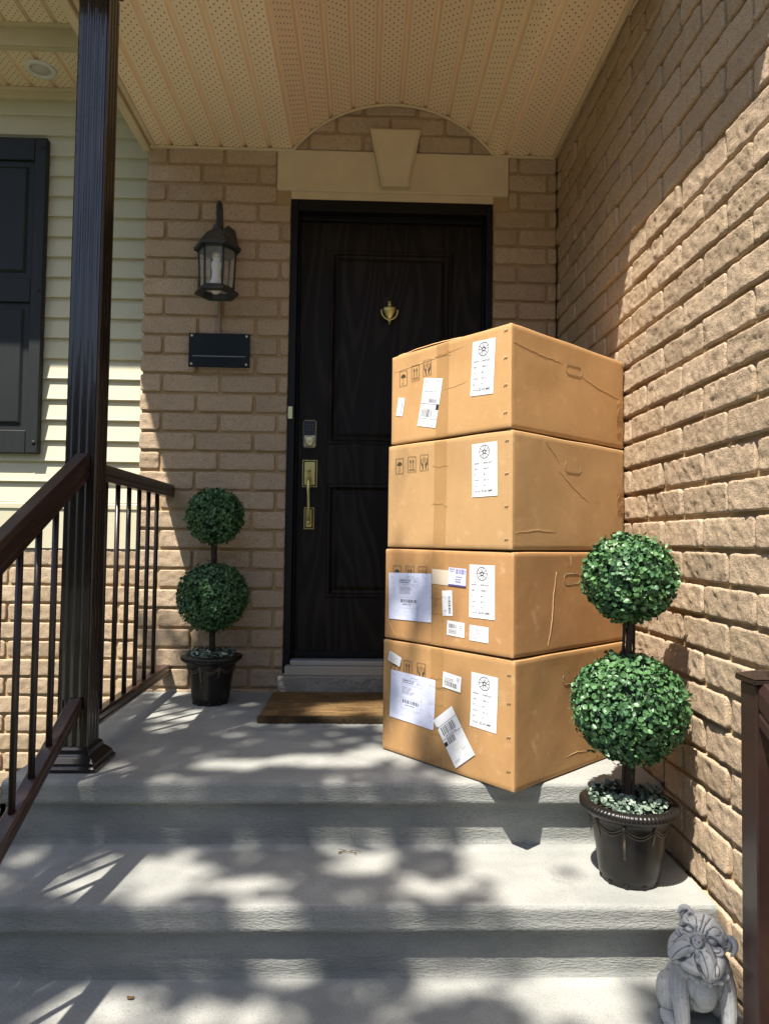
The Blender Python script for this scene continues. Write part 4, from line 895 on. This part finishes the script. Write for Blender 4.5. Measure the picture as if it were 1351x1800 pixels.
# ------------------------------------------------------------------ bulldog statue
def dog():
    root = thing('dog_statue', (.765, -1.672, -.376), 'weathered grey stone bulldog statue sitting on the step by the right wall', 'statue')
    b = MB()
    def ell(c, r, rot=(0, 0, 0), Mx=None, nu=24, nv=16):
        t = MB(); t.ball((0, 0, 0), 1, nu, nv); Rm = (Matrix.Rotation(math.radians(rot[2]), 3, 'Z') @ Matrix.Rotation(math.radians(rot[1]), 3, 'Y') @ Matrix.Rotation(math.radians(rot[0]), 3, 'X'))
        vs = [Rm @ Vector((p[0] * r[0], p[1] * r[1], p[2] * r[2])) + Vector(c) for p in t.v]
        if Mx: vs = [Mx @ v for v in vs]
        b.add([tuple(v) for v in vs], t.f)
    def tb(pts, r, Mx=None, n=12):
        pts = [Vector(p) for p in pts]
        if Mx: pts = [Mx @ p for p in pts]
        rr = list(r) if isinstance(r, list) else [r] * len(pts)
        for _ in range(2):
            if len(pts) > 2:
                pts = [pts[0]] + [q for a_, c_ in zip(pts[:-1], pts[1:]) for q in (a_.lerp(c_, .25), a_.lerp(c_, .75))] + [pts[-1]]
                rr = [rr[0]] + [q for a_, c_ in zip(rr[:-1], rr[1:]) for q in (a_ * .75 + c_ * .25, a_ * .25 + c_ * .75)] + [rr[-1]]
        b.tube(pts, rr, n)
        b.ball(tuple(pts[0]), rr[0] * 1.0, 12, 8); b.ball(tuple(pts[-1]), rr[-1] * 1.0, 12, 8)
    # trunk
    ell((0, .000, .125), (.050, .050, .062), (12, 0, 0)); ell((0, .030, .105), (.053, .055, .062), (25, 0, 0)); ell((0, .070, .065), (.062, .060, .060)); ell((0, -.008, .158), (.047, .045, .036)); ell((0, -.028, .108), (.033, .026, .046), (6, 0, 0))
    ell((0, -.004, .178), (.040, .042, .032))
    for s in (-1, 1):
        ell((s * .044, -.004, .140), (.026, .032, .040), (10, 0, s * 8))
        tb([(s * .050, -.006, .135), (s * .059, -.018, .095), (s * .056, -.034, .060), (s * .055, -.036, .025), (s * .056, -.040, .014)], [.025, .023, .019, .0165, .017])
        ell((s * .057, -.052, .012), (.022, .026, .0125))
        for k in (-1.5, -.5, .5, 1.5): ell((s * .057 + k * .0098, -.070 + abs(k) * .0035, .0095), (.0066, .0125, .0092), (0, 0, -k * 9))
        ell((s * .062, .052, .048), (.030, .050, .044), (-18, 0, s * 10)); ell((s * .072, .002, .018), (.021, .040, .016), (0, 0, s * -10)); ell((s * .080, -.026, .012), (.020, .022, .012))
        for k in (-1, 0, 1): ell((s * .081 + k * .0105, -.043, .0095), (.0068, .0105, .0088))
    ell((0, -.014, .118), (.052, .034, .046)); ell((0, .01, .075), (.044, .04, .034))
    b.v = [(p[0] * .88, p[1], p[2]) for p in b.v]
    # head: turned towards image left, tilted
    Hm = Matrix.Translation((-.004, -.020, .208)) @ Matrix.Rotation(math.radians(-26), 4, 'Z') @ Matrix.Rotation(math.radians(-20), 4, 'X') @ Matrix.Rotation(math.radians(13), 4, 'Y')
    e = lambda c, r, rot=(0, 0, 0): ell(c, r, rot, Hm); t = lambda p, r: tb(p, r, Hm, 10)
    e((0, .006, .010), (.052, .050, .045)); e((0, -.012, .022), (.042, .034, .026)); e((0, -.012, -.016), (.054, .036, .038))
    for s in (-1, 1):
        e((s * .023, -.044, -.027), (.0205, .026, .040), (0, -26 * s, s * 14)); e((s * .034, -.036, -.040), (.0185, .026, .022), (0, 0, s * 20)); e((s * .040, -.016, -.030), (.019, .026, .030))
        e((s * .025, -.032, .024), (.019, .013, .012)); e((s * .034, -.028, .000), (.017, .014, .012))
    e((0, -.063, .004), (.0120, .0100, .0092)); e((0, -.050, .010), (.014, .018, .011)); e((0, -.052, -.014), (.016, .022, .018)); e((0, -.048, -.050), (.026, .023, .014)); e((0, -.050, -.036), (.020, .021, .018))
    # ears: one small and folded up, one curled
    e((-.044, -.002, .034), (.013, .011, .016), (0, -25, 0)); t([(-.034, -.008, .042), (-.043, -.013, .050), (-.053, -.016, .045), (-.056, -.015, .034)], [.0080, .0074, .0060, .0036])
    e((.050, .000, .018), (.010, .012, .015)); t([(.046, -.006, .030), (.056, -.011, .034), (.065, -.014, .027), (.067, -.014, .014), (.063, -.013, .003)], [.0070, .0074, .0068, .0056, .0030])
    o = b.build('statue_body', 'statue', root, local=True)
    m = o.modifiers.new('r', 'REMESH'); m.mode = 'VOXEL'; m.voxel_size = .0013
    m = o.modifiers.new('s', 'SMOOTH'); m.factor = .5; m.iterations = 7
    bpy.context.view_layer.update(); dg = bpy.context.evaluated_depsgraph_get(); me = bpy.data.meshes.new_from_object(o.evaluated_get(dg)); o.modifiers.clear()
    old = o.data; o.data = me; bpy.data.meshes.remove(old)
    n = len(me.vertices); co = np.empty(n * 3); no = np.empty(n * 3); me.vertices.foreach_get('co', co); me.vertices.foreach_get('normal', no); co = co.reshape(-1, 3); no = no.reshape(-1, 3)
    co = co + no * (fbm(co * 60, 3) * .0006)[:, None]
    inv = np.array(Hm.inverted()); hc = co @ inv[:3, :3].T + inv[:3, 3]; hn = no @ inv[:3, :3].T
    wt = np.clip((-hn[:, 1] + .1) * 2.2, 0, 1) * (hc[:, 1] < .005) * (np.abs(hc[:, 0]) < .075) * (np.abs(hc[:, 2]) < .085)
    act = np.where(wt > 0)[0]; hx = hc[act][:, (0, 2)]; dep = np.zeros(len(act))
    def groove(pts, r, d, mir=True):
        nonlocal dep
        for s in ((-1, 1) if mir else (1,)):
            P2 = np.array([(a * s, c) for a, c in pts], float)
            for _ in range(2):                                        # Chaikin smoothing
                if len(P2) > 2: P2 = np.concatenate([P2[:1], np.stack([.75 * P2[:-1] + .25 * P2[1:], .25 * P2[:-1] + .75 * P2[1:]], 1).reshape(-1, 2), P2[-1:]])
            best = np.full(len(hx), 1e9)
            for A_, B_ in zip(P2[:-1], P2[1:]):
                ab = B_ - A_; t_ = np.clip(((hx - A_) @ ab) / (ab @ ab + 1e-12), 0, 1); best = np.minimum(best, ((hx - A_ - t_[:, None] * ab) ** 2).sum(1))
            dep = np.maximum(dep, d * np.exp(-best / r ** 2))
    groove([(.0058, .004), (.0064, .002)], .0030, .0060)                                 # nostrils
    groove([(.013, .010), (.0145, .003), (.010, -.007), (0, -.009)], .0022, .0030)
    groove([(0, -.008), (0, -.020)], .0022, .0030, False)
    groove([(0, -.020), (.009, -.034), (.024, -.052), (.040, -.064)], .0030, .0046)      # lip line
    groove([(.010, -.010), (.022, -.022), (.034, -.040), (.038, -.054)], .0020, .0023)
    groove([(.015, .010), (.030, -.003), (.046, -.022), (.051, -.044)], .0026, .0036)
    groove([(.012, .028), (.0125, .018), (.016, .004)], .0030, .0058)                    # beside the bridge
    groove([(.015, .018), (.026, .0225), (.038, .016), (.046, .006)], .0026, .0052)      # lids
    groove([(.017, .008), (.027, .0015), (.039, .007)], .0020, .0036); groove([(.022, -.004), (.034, -.007), (.045, .000), (.052, .012)], .0024, .0032)
    groove([(.013, .032), (.018, .042), (.030, .043), (.037, .035), (.030, .030)], .0022, .0030); groove([(.004, .024), (.003, .038), (.007, .052)], .0024, .0036)
    groove([(.040, .044), (.048, .030), (.050, .018)], .0024, .0028); groove([(-.015, .016), (0, .020), (.015, .016)], .0022, .0032, False); groove([(.019, .012), (.034, .012)], .0078, .0065)
    co[act] -= no[act] * (dep * wt[act])[:, None]
    me.vertices.foreach_set('co', co.ravel()); me.polygons.foreach_set('use_smooth', np.ones(len(me.polygons), bool)); me.update(); me.materials.clear(); me.materials.append(M['statue'])
    for s in (-1, 1):
        k = ((hx[:, 0] - s * .0265) ** 2 + (hx[:, 1] - .0120) ** 2 + np.where(wt[act] > .6, 0, 1)).argmin(); p = co[act[k]] + no[act[k]] * .0005
        q = MB(); q.ball(tuple(p), .0078, 18, 12, sq=(1.15, .9, .85)); q.build('eye', 'statue', root, local=True)
    b2 = MB(); cc = Vector((-.002, -.012, .158))
    ring = [cc + Vector((.049 * math.cos(a), .052 * math.sin(a), -.012 * math.sin(a) * -1 - .002)) for a in [2 * math.pi * k / 28 for k in range(29)]]
    b2.tube(ring, .0055, 8); co_ = b2.build('collar', 'statue', root, local=True)
    for k in range(14):
        a = 2 * math.pi * (k + .5) / 14; p = cc + Vector((.0545 * math.cos(a), .0575 * math.sin(a), .012 * math.sin(a) - .002)); s_ = MB(); s_.ball(tuple(p), .0062, 10, 8); s_.build('stud', 'statue', co_, local=True)
    root.rotation_euler = (0, 0, math.radians(-8)); root.scale = (1.0, 1.0, 1.0)
dog()
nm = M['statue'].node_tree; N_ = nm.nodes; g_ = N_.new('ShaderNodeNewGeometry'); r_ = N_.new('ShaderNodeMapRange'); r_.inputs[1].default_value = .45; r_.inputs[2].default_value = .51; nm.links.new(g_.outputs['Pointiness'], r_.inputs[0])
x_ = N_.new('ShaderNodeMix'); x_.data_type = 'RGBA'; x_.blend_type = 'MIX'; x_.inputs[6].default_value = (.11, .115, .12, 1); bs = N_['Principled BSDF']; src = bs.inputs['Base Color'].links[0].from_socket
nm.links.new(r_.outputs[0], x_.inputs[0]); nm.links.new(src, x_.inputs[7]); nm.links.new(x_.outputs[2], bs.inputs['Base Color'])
# small debris on the steps
for (x, y, z, k) in ((-.03, -1.225, -.186, 0), (-.54, -1.56, -.375, 1)):
    t_ = thing('fallen_twig' if not k else 'dead_leaf', (x, y, z), 'small dry forked twig lying at the back of the first step down' if not k else 'tiny reddish dead leaf on the lower step, left side', 'twig' if not k else 'leaf')
    b = MB()
    if not k:
        for pts in ([(-.03, 0, .004), (-.01, .006, .005), (.015, -.004, .005), (.035, .006, .004)], [(-.01, .006, .006), (-.03, .016, .006)], [(.0, .002, .005), (.014, .010, .005), (.028, .012, .004)], [(.015, -.004, .005), (.022, -.011, .003)], [(-.02, .002, .004), (-.03, -.006, .003)]): b.tube(pts, [.0012] + [.0008] * (len(pts) - 1), 5)
        b.build('stems', 'coir', t_, local=True)
    else: b.grid(4, 3, lambda u, v: (u * .016, v * .010, .003 + .004 * abs(u - .5))); b.build('blade', 'coir', t_, local=True)

# ------------------------------------------------------------------ shade tree in the front yard (behind the viewer), its leaves dapple the steps
def shade_tree():
    rg = np.random.default_rng(21); root = thing('shade_tree', (-4.3, -5.6, -.98), 'broadleaf tree in the front yard whose leafy shade dapples the steps', 'tree')
    sx, sy = .29, .40
    gaps = [(-.02, -.42, .19, .14), (-.75, -.42, .15, .12), (-.70, -.62, .10, .07), (-.12, -.98, .20, .07), (.10, -.92, .14, .07), (-.38, -1.02, .13, .06), (-.62, -1.45, .22, .12), (-.34, -1.48, .12, .05), (-.28, -1.60, .10, .055), (-.05, -1.36, .10, .07), (-.42, -1.78, .18, .06), (-.72, -1.75, .12, .10), (-.1, -1.86, .10, .05), (.15, -1.50, .10, .04),
            (.16, -.55, .12, .12), (.13, -.33, .14, .08), (-.85, .0, .10, .10), (.12, -1.66, .10, .05), (.30, -.9, .05, .10), (.42, -1.2, .05, .05)]
    def keep(x, y):
        d = .93 if x < .08 else max(.0, .93 - (x - .08) / .34 * .93)
        if y > -.05: d *= max(0, 1 - (y + .05) / .22)
        if x > .16 and y > -.75: d *= .55
        if x < -1.0 and y > -.9: d *= max(0, 1 - (-1.0 - x) / .12) * (1 if y < -.2 else .3)
        return d
    P = []; n = 0; nz = lambda x, y: float(vnoise(np.array([x * 3.6 + 5, y * 5 + 9, 2.])))
    while n < 19000:
        x, y = rg.uniform(-1.9, 1.35), rg.uniform(-2.9, .25); n += 1
        k = keep(x, y) * (1.0 if x < .2 else 1)
        q = nz(x, y)
        if q > .30 and x < .3: k *= .6
        if x >= .25 and y < -1.2: k = .8 if nz(x * 1.4 + 3, y * 1.3) > (.52 if y > -1.62 else .36) else .02
        if (x > .62 and y > -1.68) or (x > .80 and y > -1.9): k = 0
        elif x > .55 and -1.86 < y < -1.64: k = .40
        if x > .80: k = 0
        if rg.random() > k: continue
        if any(((x - a) / c) ** 2 + ((y - b_) / d) ** 2 < 1 and rg.random() < .93 for a, b_, c, d in gaps): continue
        P.append((x, y))
    for k in range(4200):                                             # rest of the crown, up-sun of the house
        a = rg.normal(0, 1.3); c = rg.normal(0, 1.1); x, y = -3.6 + a, -4.4 + c
        if y > -3.0 and x > -2: continue
        P.append((x, y))
    P = np.array(P); z = 7.2 + .8 * np.sin(P[:, 0] * 1.3) * np.cos(P[:, 1] * 1.1) + rg.normal(0, .45, len(P)); z[P[:, 1] < -2.95] += rg.normal(0, .8, (P[:, 1] < -2.95).sum())
    W = np.stack([P[:, 0] - sx * z, P[:, 1] - sy * z, z], -1); N = np.tile(np.array([[.15, .2, 1.]]), (len(W), 1))
    V, F = leaves(W, N, .078, rg, .85, .45); b = MB(); b.add(V, F, 0, True); b.build('crown', 'treeleaf', root, tint=np.repeat(rg.random(len(W)), 7))
    b = MB(); base = Vector((-4.3, -5.6, -1.0)); top = Vector((-4.0, -5.3, 3.4)); b.tube([base, base.lerp(top, .35) + Vector((.06, 0, 0)), base.lerp(top, .7) - Vector((.05, 0, 0)), top], [.24, .19, .16, .13], 14)
    for k in range(11):
        cand = np.where((P[:, 0] < -1.0) | (P[:, 1] < -2.3))[0]; i = cand[rg.integers(0, len(cand))]; e_ = Vector(W[i]); s_ = base.lerp(top, rg.uniform(.7, 1.0)); m_ = s_.lerp(e_, .45) + Vector((rg.normal(0, .25), rg.normal(0, .25), .5)); m2 = s_.lerp(e_, .75) + Vector((rg.normal(0, .15), rg.normal(0, .15), .25))
        b.tube([s_, m_, m2, e_], [.085, .05, .028, .008], 8)
        for q in range(3):
            a = m2.lerp(e_, q / 3.); b.tube([a, a + Vector((rg.normal(0, .35), rg.normal(0, .35), rg.uniform(0, .3)))], [.014, .004], 5)
    b.build('trunk', 'bark', root)
shade_tree()
